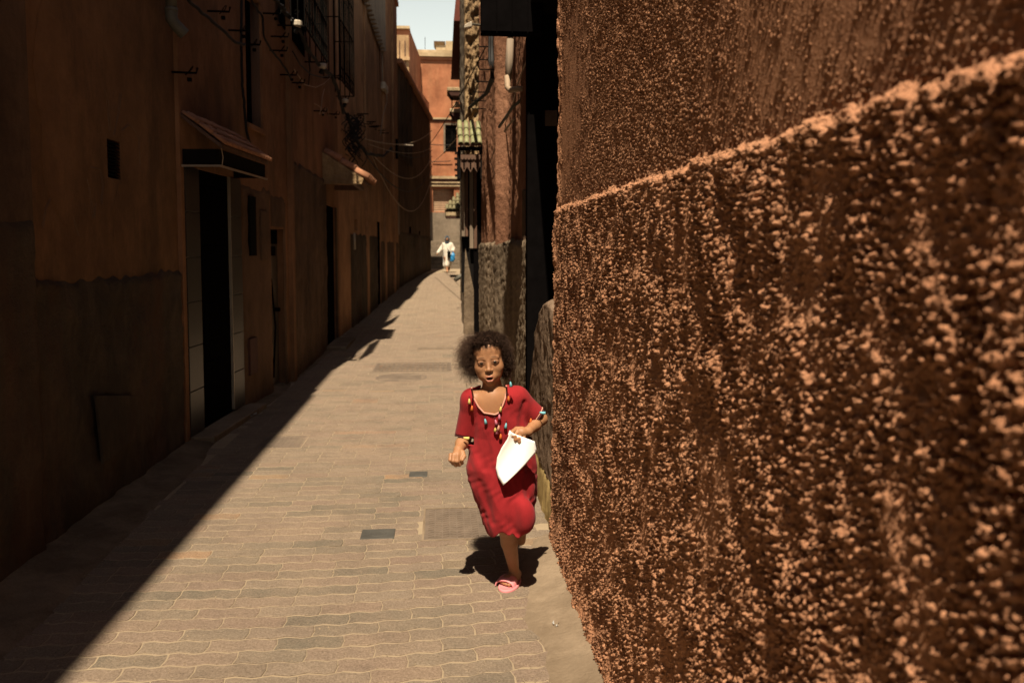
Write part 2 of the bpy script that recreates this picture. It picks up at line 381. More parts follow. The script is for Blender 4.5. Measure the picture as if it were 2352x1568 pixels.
# iron covers set in the paving
def plank_on_ground(pxs, z, thick=0.006):
    pts = [at(px, py, Z=z) for px, py in pxs]; return pts
def studded_cover(name, label, x0, x1, y0, y1, z, nx, ny, mat, h=0.004):
    t = thing(name, label, 'cover', ((x0 + x1) / 2, (y0 + y1) / 2, z))
    MB().box(x0, x1, y0, y1, z - 0.02, z + 0.006).build('cover_plate', M['castiron'], t)
    m = MB(); dx = (x1 - x0 - 0.03) / nx; dy = (y1 - y0 - 0.03) / ny
    for i in range(nx):
        for j in range(ny):
            a = x0 + 0.015 + dx * i; b = y0 + 0.015 + dy * j; s = 1 if (i) % 2 else -1
            m.hexa([(a + dx * .1, b + dy * (.35 + .18 * s), z + .006), (a + dx * .9, b + dy * (.35 - .18 * s), z + .006), (a + dx * .9, b + dy * (.65 - .18 * s), z + .006), (a + dx * .1, b + dy * (.65 + .18 * s), z + .006),
                    (a + dx * .1, b + dy * (.4 + .18 * s), z + .006 + h), (a + dx * .9, b + dy * (.4 - .18 * s), z + .006 + h), (a + dx * .9, b + dy * (.6 - .18 * s), z + .006 + h), (a + dx * .1, b + dy * (.6 + .18 * s), z + .006 + h)])
    o = m.build('tread_rib', mat, t); o['kind'] = 'stuff'
    fr = MB(); w = 0.012
    for (a, b, c, d) in ((x0 - w, x1 + w, y0 - w, y0 - .002), (x0 - w, x1 + w, y1 + .002, y1 + w), (x0 - w, x0 - .002, y0 - .002, y1 + .002), (x1 + .002, x1 + w, y0 - .002, y1 + .002)):
        fr.box(a, b, c, d, z - 0.02, z + 0.009)
    fr.build('frame', M['cement'], t); return t
studded_cover('inspection_cover', 'square ribbed iron cover in the paving behind the running child', -0.10, 0.24, 4.02, 4.50, 0.004, 8, 13, M['castiron'], 0.006)
def small_plate(label, x0, x1, y0, y1):
    t = thing('cover_plate', label, 'cover', ((x0 + x1) / 2, (y0 + y1) / 2, 0))
    MB().box(x0, x1, y0, y1, -0.02, 0.0125).build('lid', M['plate'], t, bevel=0.004)
    m = MB(); m.lathe([(0.045, 0.0127), (0.042, 0.0145), (0.001, 0.0145)], ((x0 + x1) / 2, (y0 + y1) / 2, 0), seg=16); m.build('boss', M['plate'], t)
    return t
small_plate('small dark rectangular cover plate, the nearer one left of the child', -0.43, -0.255, 4.06, 4.20)
small_plate('small worn cover plate in the paving, farther one level with the child hand', -0.225, -0.105, 5.16, 5.28)
# drain grate with bars
gr = thing('drain_grate', 'long slotted iron drain grate across the middle of the alley', 'grate', (-0.4, 10.0, 0))
p1 = at(875, 854, Z=0); p2 = at(1027, 834, Z=0); gx0, gx1, gy0, gy1 = -0.82, 0.075, p1[1], p1[1] + 0.62
MB().box(gx0, gx1, gy0, gy1, -0.03, 0.002).build('channel', M['void'], gr)
fr = MB()
for (a, b, c, d) in ((gx0 - .03, gx1 + .03, gy0 - .03, gy0 - .001), (gx0 - .03, gx1 + .03, gy1 + .001, gy1 + .03), (gx0 - .03, gx0 - .001, gy0 - .001, gy1 + .001), (gx1 + .001, gx1 + .03, gy0 - .001, gy1 + .001)): fr.box(a, b, c, d, -0.03, 0.014)
fr.build('frame', M['castiron'], gr)
bar = MB().box(gx0, gx0 + 0.020, gy0, gy1, 0.003, 0.012).build('bar', M['castiron'], gr); bl = bar.location.copy()
nb = 15
for i in range(1, nb):
    copy_part(bar, gr, (bl[0] + (gx1 - gx0 - 0.020) / (nb - 1) * i, bl[1], bl[2]))
for k in range(1, 4):
    c_ = MB().box(gx0, gx1, gy0 + (gy1 - gy0) / 4 * k - .02, gy0 + (gy1 - gy0) / 4 * k + .02, 0.0125, 0.0145).build('cross_bar', M['castiron'], gr)
mh = thing('manhole_cover', 'round worn manhole cover just below the slotted drain grate', 'cover', (-0.47, 9.22, 0))
c = at(922, 868, Z=0)
MB().lathe([(0.345, -0.02), (0.345, 0.006), (0.30, 0.0065)], c, seg=40).build('rim', M['cement'], mh)
MB().lathe([(0.30, -0.01), (0.30, 0.008), (0.28, 0.010), (0.27, 0.008), (0.15, 0.008), (0.145, 0.010), (0.001, 0.010)], c, seg=40).build('lid', M['castiron'], mh)
# flush brick strips and patches further on
studded_cover('grating_patch', 'narrow flush ribbed strip in the paving beyond the drain grate', at(960, 805, Z=0)[0], at(1041, 805, Z=0)[0], at(960, 805, Z=0)[1], at(960, 797, Z=0)[1], 0.012, 12, 3, M['cement'], 0.003)
studded_cover('tread_patch', 'ribbed cover in the paving on the shadow edge near the tiled door', at(590, 1030, Z=0)[0], at(690, 1030, Z=0)[0], at(640, 1032, Z=0)[1], at(640, 1003, Z=0)[1], 0.002, 9, 9, M['castiron'], 0.004)
# grit lying on the paving
gm = []; gf = []; grr = random.Random(3)
for k in range(4200):
    yy = 2.3 + 9 * grr.random() ** 1.8; xx = grr.uniform(-1.7, .5) if grr.random() < .6 else (grr.gauss(.33, .07) if grr.random() < .6 else grr.gauss(-1.62, .06)); r_ = grr.uniform(.0012, .0042) * (1.6 if grr.random() < .06 else 1)
    c0 = np.array([xx, yy, gz(yy) + .0085 + r_ * .3]); n0 = len(gm)
    for d in ((1, 0, -.5), (-.5, .9, -.5), (-.5, -.9, -.5), (.1, 0, .8)): gm.append(tuple(c0 + np.array(d) * r_ * grr.uniform(.6, 1.3)))
    gf += [(n0, n0 + 1, n0 + 3), (n0 + 1, n0 + 2, n0 + 3), (n0 + 2, n0, n0 + 3)]
me = bpy.data.meshes.new('grit'); me.from_pydata(gm, [], gf); me.materials.append(M['sand']); go_ = link('grit', me, None); tag(go_, 'fine sandy grit scattered over the alley paving', 'grit', None, 'stuff')
# litter
lit = thing('litter', 'scrap of white litter on the cement verge by the rough wall', 'litter', tuple(at(1277, 1433, Z=0.02)))
m = MB(); c = at(1277, 1433, Z=0.03)
for k in range(7):
    a = random.uniform(0, 6.28); s = 0.005; d = np.array([random.uniform(-.012, .012), random.uniform(-.02, .02), random.uniform(0, .006)])
    m.quad(c + d, c + d + (s * math.cos(a), s * math.sin(a), .003), c + d + (s * math.cos(a) - s * math.sin(a), s * math.sin(a) + s * math.cos(a), .007), c + d + (-s * math.sin(a), s * math.cos(a), .002))
m.build('paper_scrap', M['litter'], lit)
lit2 = thing('litter', 'crumpled clear wrapper lying beside the stone doorstep on the left', 'litter', tuple(at(577, 955, Z=0.0)))
m = MB(); c = at(577, 957, Z=0.015)
for k in range(9):
    a = random.uniform(0, 6.28); s = 0.03; d = np.array([random.uniform(-.04, .04), random.uniform(-.04, .04), random.uniform(0, .02)])
    m.quad(c + d, c + d + (s * math.cos(a), s * math.sin(a), .01), c + d + (s * math.cos(a) - s * math.sin(a), s * math.sin(a) + s * math.cos(a), .02), c + d + (-s * math.sin(a), s * math.cos(a), .002))
m.build('wrapper', M['litter'], lit2)

# ================================================================== WALL FRAMES
class Frame:
    def __init__(s, A, B, left=True):
        s.A = np.array([A[0], A[1], 0.0]); t = np.array([B[0] - A[0], B[1] - A[1], 0.0]); s.L = np.linalg.norm(t); s.t = t / s.L
        s.n = np.array([s.t[1], -s.t[0], 0]) if left else np.array([-s.t[1], s.t[0], 0])
    def P(s, u, z, d=0.0): return s.A + s.t * u + s.n * d + np.array([0, 0, z])
    def uz(s, px, py, d=0.0):                     # sight line meets this wall (offset d)
        r = ray(px, py); A = s.A + s.n * d; k = ((A - EYE) @ s.n) / (r @ s.n); p = EYE + r * k
        return float((p - s.A) @ s.t), float(p[2])
    def box(s, m, u0, u1, z0, z1, d0, d1):
        return m.hexa([s.P(u0, z0, d0), s.P(u1, z0, d0), s.P(u1, z0, d1), s.P(u0, z0, d1), s.P(u0, z1, d0), s.P(u1, z1, d0), s.P(u1, z1, d1), s.P(u0, z1, d1)])
def wall_cells(fr, m, u0, u1, z0, z1, d_front, d_back, holes=()):
    us = sorted({u0, u1, *[h[0] for h in holes], *[h[1] for h in holes]}); zs = sorted({z0, z1, *[h[2] for h in holes], *[h[3] for h in holes]})
    us = [u for u in us if u0 <= u <= u1]; zs = [z for z in zs if z0 <= z <= z1]
    def solid(i, j):
        if i < 0 or j < 0 or i >= len(us) - 1 or j >= len(zs) - 1: return False
        uc = (us[i] + us[i + 1]) / 2; zc = (zs[j] + zs[j + 1]) / 2
        return not any(h[0] < uc < h[1] and h[2] < zc < h[3] for h in holes)
    for i in range(len(us) - 1):
        for j in range(len(zs) - 1):
            if not solid(i, j): continue
            a, b, c, d = us[i], us[i + 1], zs[j], zs[j + 1]; P = fr.P
            m.quad(P(a, c, d_front), P(b, c, d_front), P(b, d, d_front), P(a, d, d_front))
            m.quad(P(b, c, d_back), P(a, c, d_back), P(a, d, d_back), P(b, d, d_back))
            if not solid(i - 1, j): m.quad(P(a, c, d_back), P(a, c, d_front), P(a, d, d_front), P(a, d, d_back))
            if not solid(i + 1, j): m.quad(P(b, c, d_front), P(b, c, d_back), P(b, d, d_back), P(b, d, d_front))
            if not solid(i, j - 1): m.quad(P(a, c, d_front), P(a, c, d_back), P(b, c, d_back), P(b, c, d_front))
            if not solid(i, j + 1): m.quad(P(a, d, d_back), P(a, d, d_front), P(b, d, d_front), P(b, d, d_back))
    return m
def simple_wall(name, fr, parent, mat, u0, u1, z0, z1, depth=1.2, d=0.0, holes=()):
    return wall_cells(fr, MB(), u0, u1, z0, z1, d, d - depth, holes).build(name, mat, parent)
def rough_panel(name, fr, parent, mat, u0, u1, z0, z1, base, amp, wu, seed, du=0.03, dz=0.03, edge=0.02):
    """an uneven coat of render with its own thickness standing on the wall"""
    nu = max(4, int((u1 - u0) / du)); nz = max(4, int((z1 - z0) / dz)); U = np.linspace(u0, u1, nu); Z = np.linspace(z0, z1, nz)
    N = fnoise(nu, nz, wu, wu, seed, 9) + 0.5 * fnoise(nu, nz, wu / 3, wu / 3, seed + 1, 9)
    D = base + amp * N; D = np.maximum(D, 0.004)
    D[:, -1] = -0.005; D[0, :] = -0.005; D[-1, :] = -0.005
    top = 0.012 * fnoise(nu, 8, 5, 5, seed + 2, 9)[:, 0]
    V = np.zeros((nu, nz, 3))
    for k in range(3): V[:, :, k] = fr.A[k] + fr.t[k] * U[:, None] + fr.n[k] * D
    V[:, :, 2] = Z[None, :] + top[:, None] * (np.arange(nz) / nz)[None, :]
    return np_mesh(name, V.reshape(-1, 3), grid_quads(nu, nz), mat, parent)

LH = 7.9                                          # roof height of the near left houses
# ---- left house 1 (nearest, mostly outside the frame)
yA = at(62, 400, X=-1.95)[1]
F1 = Frame((-1.93, -5.0), (-1.93, yA)); h1 = thing('house', 'dark brown house at the far left edge, nearest the camera', 'house', (-2, 0, 0))
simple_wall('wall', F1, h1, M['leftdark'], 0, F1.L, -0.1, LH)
rough_panel('dado', F1, h1, M['dado_l'], 3.5, F1.L + .0, 0, 1.62, 0.018, 0.006, 12, 21)
# ---- left house 2 (vent, pipe, scratched plaster)
yB = at(408, 400, X=-1.95)[1]
F2 = Frame((-1.96, yA), (-1.96, yB)); h2 = thing('house', 'scratched ochre plaster house with drain pipe and small vent, left', 'house', (-2, 4.5, 0))
va = F2.uz(245, 309); vb = F2.uz(278, 414)
simple_wall('wall', F2, h2, M['left'], 0, F2.L, -0.1, LH, holes=[(va[0], vb[0], vb[1], va[1] - .02)])
rough_panel('dado', F2, h2, M['dado_l'], 0.0, F2.L, 0, 1.335, 0.022, 0.007, 10, 23)
vn = MB(); F2.box(vn, va[0] - .02, vb[0] + .02, vb[1] - .02, va[1], -0.16, -0.12); ve = vn.build('vent', M['void'], h2)
zz = vb[1] + 0.01; k = 0
while zz < va[1] - 0.03:
    s_ = MB(); s_.hexa([F2.P(va[0], zz, -.05), F2.P(vb[0], zz, -.05), F2.P(vb[0], zz - .012, -.003), F2.P(va[0], zz - .012, -.003), F2.P(va[0], zz + .006, -.05), F2.P(vb[0], zz + .006, -.05), F2.P(vb[0], zz - .006, -.003), F2.P(va[0], zz - .006, -.003)])
    s_.build('louvre', M['iron'], ve); zz += 0.021
# plaster patches in relief (an old arched repair)
for (px, py, rx, rz, sd) in ((150, 250, .33, .55, 1), (300, 500, .3, .2, 2)):
    u, z = F2.uz(px, py); ring = []
    for k in range(24):
        a = 2 * pi * k / 24; rr = 1 + 0.12 * math.sin(3 * a + sd) + 0.06 * math.sin(7 * a); ring.append(F2.P(u + rx * rr * math.cos(a), z + rz * rr * math.sin(a), -.002))
    MB().prism(ring, F2.n * 0.005).build('plaster_patch', M['left'], h2)
# chalk-like scratches
sc = MB()
for path in ([(115, 385), (112, 420), (125, 440), (105, 480), (98, 520)], [(112, 400), (140, 378), (190, 378), (232, 392), (236, 430), (232, 470)], [(196, 395), (205, 430), (215, 500), (220, 470)], [(150, 450), (165, 490), (180, 540)], [(238, 205), (246, 230), (252, 300)], [(276, 215), (272, 260), (262, 310)], [(280, 300), (296, 286), (318, 312), (320, 380)]):
    for q in range(3):
        jit = lambda: random.uniform(-3, 3)
        pts = [F2.P(*F2.uz(px + jit(), py + jit()), 0.0015) for px, py in path]
        sc.tube(pts, 0.0013, 4)
o = sc.build('scratch', M['scratch'], h2); o['kind'] = 'stuff'
# drain pipe
dp = thing('drain_pipe', 'short grey elbowed drain pipe hanging high on the left wall', 'pipe', tuple(F2.P(*F2.uz(394, 20, .07), .07)))
c0 = np.array(F2.P(*F2.uz(394, 44, .07), .07)); e = c0 + np.array([0.07, 0.055, -0.09])
MB().tube([c0 + (0, 0, 2.0), c0 + (0, 0, .02)], 0.038, 16).build('pipe', M['pvc'], dp, True)
MB().tube([c0 + (0, 0, .05), c0, c0 + (e - c0) * .3 + (0, 0, -.01), e], [.042, .042, .042, .042], 16, cap=False).build('elbow', M['pvc'], dp, True)
MB().tube([e - (e - c0) * .08, e - (e - c0) * 0.07], 0.037, 16).build('mouth', M['void'], dp)
MB().tube([c0 + (0, 0, .05), c0 + (0, 0, .075)], 0.044, 16).build('collar', M['pvc'], dp, True)
MB().tube([c0 + (0, 0, .14), c0 + (0, 0, .15)], 0.042, 16).build('collar', M['pvc'], dp, True)
MB().tube([c0 + (0, 0, .25), c0 + F2.n * -.07 + (0, 0, .25)], 0.008, 6).build('bracket', M['iron'], dp)

# ---- left house 3 (tiled door under a tiled canopy, tall window, metal door)
F3 = Frame((-1.93, yB), (-1.70, 9.0)); h3 = thing('house', 'ochre house with tiled canopy over a dark door and a worn metal door', 'house', (-1.9, 7, 0))
d1a = F3.uz(437, 990)[0]; d1b = F3.uz(562, 955)[0]
da = F3.uz(469, 990)[0]; db = F3.uz(538, 968)[0]
wa = F3.uz(563, 62); wb = F3.uz(604, 300)
ea = F3.uz(621, 524); eb = F3.uz(661, 905)
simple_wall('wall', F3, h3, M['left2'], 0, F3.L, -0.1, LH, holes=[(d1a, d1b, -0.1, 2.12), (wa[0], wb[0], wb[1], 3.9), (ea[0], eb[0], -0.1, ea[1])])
dw = MB(); F3.box(dw, da, db, -0.1, 2.12, -0.09, -0.015); door = dw.build('door', M['void'], h3)  # door leaf coloured near-black in place of its shade
for (u0, u1) in ((d1a, da - .002), (db + .002, d1b)):
    z = 0.06; k = 0
    while z < 2.1:
        t_ = MB(); z1 = min(z + 0.34, 2.12); F3.box(t_, u0 + .001, u1 - .001, z + .003, z1, -0.14, 0.008); t_.build('tile', M['granite'], h3, bevel=0.002); z += 0.343
for k in range(4):
    p_ = MB(); F3.box(p_, da + .08, db - .08, 0.2 + k * .47, 0.58 + k * .47, -.015, -.008); p_.build('panel', M['void'], door, bevel=.004)
st = MB(); F3.box(st, db - .010, db - .002, 0.08, 2.12, -0.014, 0.011); st.build('door_trim', M['alu'], h3)
ds = MB(); F3.box(ds, d1a + .03, d1b + .12, -0.02, 0.055, -0.12, 0.17); ds.build('doorstep', M['cement'], h3, bevel=0.01)
wn_ = MB(); F3.box(wn_, wa[0] - .02, wb[0] + .02, wb[1] - .02, 3.92, -0.14, -0.1); win = wn_.build('window', M['void'], h3)
for (a, b, c_, d_) in ((wa[0], wa[0] + .02, wb[1], 3.9), (wb[0] - .02, wb[0], wb[1], 3.9), (wa[0] + .02, wb[0] - .02, wb[1], wb[1] + .025)):
    f_ = MB(); F3.box(f_, a + .001, b - .001, c_ + .001, d_ - .001, -.1, -.02); f_.build('window_frame', M['oldwood'], win)
sl = MB(); F3.box(sl, wa[0] - .03, wb[0] + .03, wb[1] - .045, wb[1] - .002, -.05, .03); sl.build('window_sill', M['left2'], win)
md = MB(); F3.box(md, ea[0] - .02, eb[0] + .02, -0.05, ea[1] + .02, -0.13, -0.09); mdo = md.build('door', M['door2'], h3); mdo['label'] = 'worn pale metal door'
lt = MB(); F3.box(lt, ea[0] + .01, eb[0] - .01, ea[1] - .16, ea[1] - .01, -.09, -.084); lt.build('fanlight', M['void'], mdo)
kb = MB(); F3.box(kb, ea[0] + .12, eb[0] - .10, 1.42, 1.52, -.09, -.078); kb.build('peephole_plate', M['iron'], mdo)
um = (ea[0] + eb[0]) / 2 - .02; hw = (eb[0] - ea[0]) * .2
for s in (-1, 1):
    MB().tube([F3.P(um, 1.18, -.075), F3.P(um + s * hw, .66, -.07), F3.P(um + .03, .12, -.075)], 0.011, 6).build('door_bar', M['iron'], mdo)
MB().tube([F3.P(um + hw * 1.4, .84, -.085), F3.P(um + hw * 1.4, .84, -.03)], 0.022, 8).build('door_handle', M['iron'], mdo)
nd = F3.uz(566, 450); ne = F3.uz(583, 587)
n_ = MB(); F3.box(n_, nd[0], ne[0], ne[1], nd[1], -.001, .01 + .02); n_.build('shutter', M['iron'], h3)
nd = F3.uz(593, 483); ne = F3.uz(610, 597)
n_ = MB(); F3.box(n_, nd[0], ne[0], ne[1], nd[1], -.001, .01 + .02); n_.build('wall_panel', M['leftdark'], h3, bevel=.006)
nd = F3.uz(566, 779); ne = F3.uz(585, 854)
n_ = MB(); F3.box(n_, nd[0], ne[0], ne[1], nd[1], -.001, .01 + .025); n_.build('meter_door', M['rust'], h3, bevel=.004)
rough_panel('lower_render', F3, h3, M['leftbrown'], d1b + .01, ea[0] - .01, 0, 2.08, 0.010, 0.003, 8, 31)
rough_panel('lower_render', F3, h3, M['leftbrown'], eb[0] + .01, F3.L - .16, 0, 2.02, 0.010, 0.003, 8, 33)
rough_panel('lower_render', F3, h3, M['leftbrown'], ea[0] + .0, eb[0] + .0, ea[1] + .02, 2.05, 0.010, 0.003, 8, 35)

# ---- barrel-tile awnings
def barrel_tile(length, r0, r1, mat, seg=8, thick=0.013):
    v = []; f = []
    for (yy, r) in ((0, r0), (length, r1)):
        for rr in (r, r - thick):
            for k in range(seg + 1):
                a = pi * k / seg; v.append((rr * math.cos(a), yy, rr * math.sin(a) * 1.0))
    n = seg + 1
    for k in range(seg):
        f.append((k, k + 1, 2 * n + k + 1, 2 * n + k)); f.append((n + k + 1, n + k, 3 * n + k, 3 * n + k + 1))
        f.append((k + 1, k, n + k, n + k + 1)); f.append((2 * n + k, 2 * n + k + 1, 3 * n + k + 1, 3 * n + k))
    f.append((0, 2 * n, 3 * n, n)); f.append((seg, n + seg, 3 * n + seg, 2 * n + seg))
    me = bpy.data.meshes.new('tile'); me.from_pydata(v, [], f); me.materials.append(mat); me.shade_smooth(); return me
def awning(fr, root, u0, u1, zt, zb, proj, cols, rows, mat, jitter=0.01, eave=0.02):
    """tiles laid on a sloping board from the wall (zt) out to the eave (zb)"""
    sl = math.atan2(zt - zb, proj); L = math.hypot(proj, zt - zb)
    bd = MB(); e = 0.02
    bd.hexa([fr.P(u0, zt - .03, .001), fr.P(u1, zt - .03, .001), fr.P(u1, zb - .03, proj), fr.P(u0, zb - .03, proj),
             fr.P(u0, zt, .001), fr.P(u1, zt, .001), fr.P(u1, zb, proj), fr.P(u0, zb, proj)]); bd.build('board', M['oldwood'], root)
    pitch = (u1 - u0) / cols; tl = L / rows * 1.18; me = barrel_tile(tl, pitch * .46, pitch * .37, mat)
    base = root_loc(root); yaw = math.atan2(fr.n[1], fr.n[0]) - pi / 2     # local +Y of the tile -> outward normal
    for r in range(rows):
        for c in range(cols):
            s0 = L - (r + 1) * L / rows + 0.03                          # distance from wall of the tile's upper end
            # tile mesh runs from y=0 (wide, lower end) to y=length (upper): place wide end down-slope
            d = s0 + tl - 0.02; dd = d * math.cos(sl); z = zt - d * math.sin(sl) + 0.018
            p = fr.P(u0 + pitch * (c + .5) + random.uniform(-1, 1) * jitter * .3, z, dd) - base
            o = bpy.data.objects.new('tile', me); C.objects.link(o); o.parent = root; o.location = p
            o.rotation_euler = (sl - 0.04 + random.uniform(-.04, .04), 0, yaw + pi + random.uniform(-1, 1) * jitter * 3)
aw1 = thing('tiled_canopy', 'small terracotta tiled canopy over the dark door on the left', 'canopy', tuple(F3.P(0.8, 2.3, .1)))
zt1 = 2.50; zb1 = 2.27; u1a = 0.02; u1b = F3.uz(617, 394, .3)[0]
awning(F3, aw1, u1a, u1b, zt1, zb1, 0.30, 17, 3, M['tile_red'])
fs = MB(); F3.box(fs, u1a + .02, u1b - .02, 2.12, 2.238, .255, .275); fs.build('fascia', M['black'], aw1)
fs = MB(); F3.box(fs, u1a + .02, u1a + .035, 2.12, 2.238, .002, .254); fs.build('fascia', M['black'], aw1)
fs = MB(); F3.box(fs, u1b - .04, u1b - .02, 2.12, 2.238, .002, .254); fs.build('fascia', M['black'], aw1)
for (a, b, c_, d_) in ((u1a, u1b, .276, .288), (u1a, u1a + .012, .002, .275)):
    t_ = MB(); F3.box(t_, a, b, 2.105, 2.12, c_, d_); t_.build('edge_trim', M['alu'], aw1)
MB().tube([F3.P(u1a + .05, 2.26, .28), F3.P(u1a + .06, 2.18, .29), F3.P(u1a + .05, 2.12, .285)], .004, 5).build('wire', M['cablel'], aw1)

# leaning board at the foot of house 2
lb = thing('board', 'dark weathered board fixed low on the rough shaded left wall', 'board', tuple(at(265, 1100, X=-1.85)))
b0 = F2.uz(222, 908, .05); b1 = F2.uz(312, 900, .05)
zb0 = F2.uz(240, 1062, .05)[1]
m = MB(); m.hexa([F2.P(b0[0] + .06, zb0, .035), F2.P(b1[0] - .02, zb0 + .03, .035), F2.P(b1[0] - .02, zb0 + .03, .055), F2.P(b0[0] + .06, zb0, .055),
                  F2.P(b0[0], b0[1], .032), F2.P(b1[0], b1[1] - .02, .032), F2.P(b1[0], b1[1] - .02, .052), F2.P(b0[0], b0[1], .052)])
o = m.build('panel', M['dado_l'], lb, bevel=.005)

# ---- left house 4 (second canopy)
F4 = Frame((-1.70, 9.0), (-1.70, 13.4)); h4 = thing('house', 'shaded red brown house with window grille and a small lit canopy', 'house', (-1.7, 11, 0))
def uh(fr, pxa, pya, pxb, pyb): a = fr.uz(pxa, pya); b = fr.uz(pxb, pyb); return (a[0], b[0], b[1], a[1])
d3 = (F4.uz(752, 800)[0], F4.uz(772, 780)[0], -0.1, 1.5 + 95 / F * 12.4)
simple_wall('wall', F4, h4, M['left2'], 0.0, F4.L, -0.1, LH, holes=[d3])
rough_panel('dado', F4, h4, M['leftdark'], 0.25, d3[0] - .05, 0, 2.5, 0.02, 0.006, 10, 41)
m = MB(); F4.box(m, d3[0] - .02, d3[1] + .02, -0.1, d3[3] + .02, -.1, -.02); m.build('door', M['void'], h4)  # black leaf set close to the front, stands in for the dark recess
m = MB(); F4.box(m, d3[1] + .003, d3[1] + .11, 0, d3[3], .002, .03); m.build('door_post', M['leftdark'], h4)
pl = MB(); F4.box(pl, 0.02, 0.17, 0, LH, .001, .05); pl.build('pilaster', M['left2'], h4)
dsu = F4.uz(753, 800)[0]
ds = MB(); F4.box(ds, dsu - .2, d3[1] + .1, 0.0, .07, .001, .3); ds.build('doorstep', M['cement'], h4, bevel=.01)
aw2 = thing('tiled_canopy', 'stubby canopy with a sunlit stone end, farther along the left wall', 'canopy', tuple(F4.P(2.2, 2.5, .2)))
ua = F4.uz(741, 380, .0)[0]
awning(F4, aw2, ua, ua + 1.3, 2.88, 2.50, 0.58, 6, 3, M['tile_red'])
m = MB(); m.prism([F4.P(ua - .03, 2.42, .001), F4.P(ua - .03, 2.42, .55), F4.P(ua - .03, 2.50, .58), F4.P(ua - .03, 2.87, .001)], F4.t * .06); m.build('gable_end', M['stonewall'], aw2)
m = MB(); F4.box(m, ua + .04, ua + 1.3, 2.42, 2.475, .4, .46); m.build('beam', M['oldwood'], aw2)
m = MB(); F4.box(m, ua + 1.24, ua + 1.3, 2.42, 2.5, .002, .39); m.build('beam', M['oldwood'], aw2)

def grille(fr, label, u0, u1, z0, z1, proj, parent_house=None, back=True):
    t = thing('window_grille', label, 'window grille', tuple(fr.P(u0, z0, 0)))
    if back:
        m = MB(); fr.box(m, u0 + .04, u1 - .04, z0 + .05, z1 - .05, .003, .012); m.build('window_pane', M['void'], t)
    n = 5
    vert = MB().tube([fr.P(u0, z0, proj), fr.P(u0, z1, proj)], .008, 5).build('bar', M['iron'], t); vl = np.array(vert.location)
    k = max(4, int((u1 - u0) / .12))
    for i in range(1, k + 1): copy_part(vert, t, tuple(vl + fr.t * (u1 - u0) * i / k))
    for uu in (u0, u1):
        for j in (1, 2, 3): copy_part(vert, t, tuple(vl + fr.t * (uu - u0) - fr.n * proj * j / 4))
    for zz in np.linspace(z0, z1, 4):
        MB().tube([fr.P(u0, zz, .0), fr.P(u0, zz, proj), fr.P(u1, zz, proj), fr.P(u1, zz, .0)], .009, 5).build('rail', M['iron'], t)
    for i in range(k):
        uc = u0 + (u1 - u0) * (i + .5) / k; r = (u1 - u0) / k * .42
        for zc in (z0 + .12, z1 - .12, (z0 + z1) / 2):
            MB().tube([fr.P(uc + r * math.cos(a), zc + r * 1.4 * math.sin(a), proj) for a in np.linspace(.3, 5.2, 12)], .005, 4).build('scroll', M['iron'], t)
    return t
g1 = F4.uz(700, 60, .28); g2 = F4.uz(758, 60, .28)
grille(F4, 'pale scrolled window grille box high on the left wall, nearer one', g1[0], g2[0] - .3, g1[1], g1[1] + 1.4, .28)

# ---- left house 5 (tall, with white box)
F5 = Frame((-1.70, 13.4), (-1.27, 23.6)); h5 = thing('house', 'tall brown shaded house whose roof corner meets the sky on the left', 'house', (-1.6, 18, 0))
H5 = 1.5 + 537 / F * 23.6
dA = uh(F5, 866, 508, 875, 640); dB = uh(F5, 916, 474, 922, 640)
wv = uh(F5, 814, 502, 822, 530)
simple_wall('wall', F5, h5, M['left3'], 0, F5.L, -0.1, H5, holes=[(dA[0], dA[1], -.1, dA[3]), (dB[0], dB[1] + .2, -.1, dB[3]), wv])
for dd in (dA, dB):
    m = MB(); F5.box(m, dd[0] - .05, dd[1] + .25, -.05, dd[3] + .05, -.1, -.02); m.build('door', M['void'], h5)  # black leaves that paint in the dark of the doorways
m = MB(); F5.box(m, wv[0] - .02, wv[1] + .02, wv[2] - .02, wv[3] + .02, -.2, -.15); m.build('window', M['void'], h5)
for (a, b) in ((dB[0] - .35, dB[0] - .02), (dB[1] + .22, dB[1] + .6)):
    m = MB(); F5.box(m, a, b, 1.9, dB[3] + .1, .002, .02); m.build('door_surround', M['greywood'], h5)
z_ = F5.uz(850, 540)[1]
rough_panel('dado', F5, h5, M['dado_l'], 1.2, dA[0] - .05, 0, z_, .02, .006, 8, 51, .05, .05)
rough_panel('dado', F5, h5, M['leftdark'], dA[1] + .05, dB[0] - .4, 0, z_ - .1, .02, .006, 8, 52, .05, .05)
m = MB(); F5.box(m, -.0, F5.L, H5 + .001, H5 + .12, -1.2, .06); m.build('coping', M['tile_red'], h5)
MB().tube([F5.P(F5.uz(810, 535)[0], F5.uz(810, 535)[1], .03), F5.P(F5.uz(811, 573)[0], F5.uz(811, 573)[1], .03)], .02, 8).build('downpipe_end', M['white'], h5, True)
for up in (3.2, 6.4, 8.6):
    m = MB(); F5.box(m, up, up + .3, 0, H5, .001, .03 + up * .003); m.build('pilaster', M['left3'], h5)
g1 = F5.uz(777, 176, .3); g2 = F5.uz(822, 176, .0)
grille(F5, 'tall black iron window grille on the left wall above the lit canopy', g1[0] + .1, g1[0] + 1.5, g1[1], g1[1] + 2.6, .3)
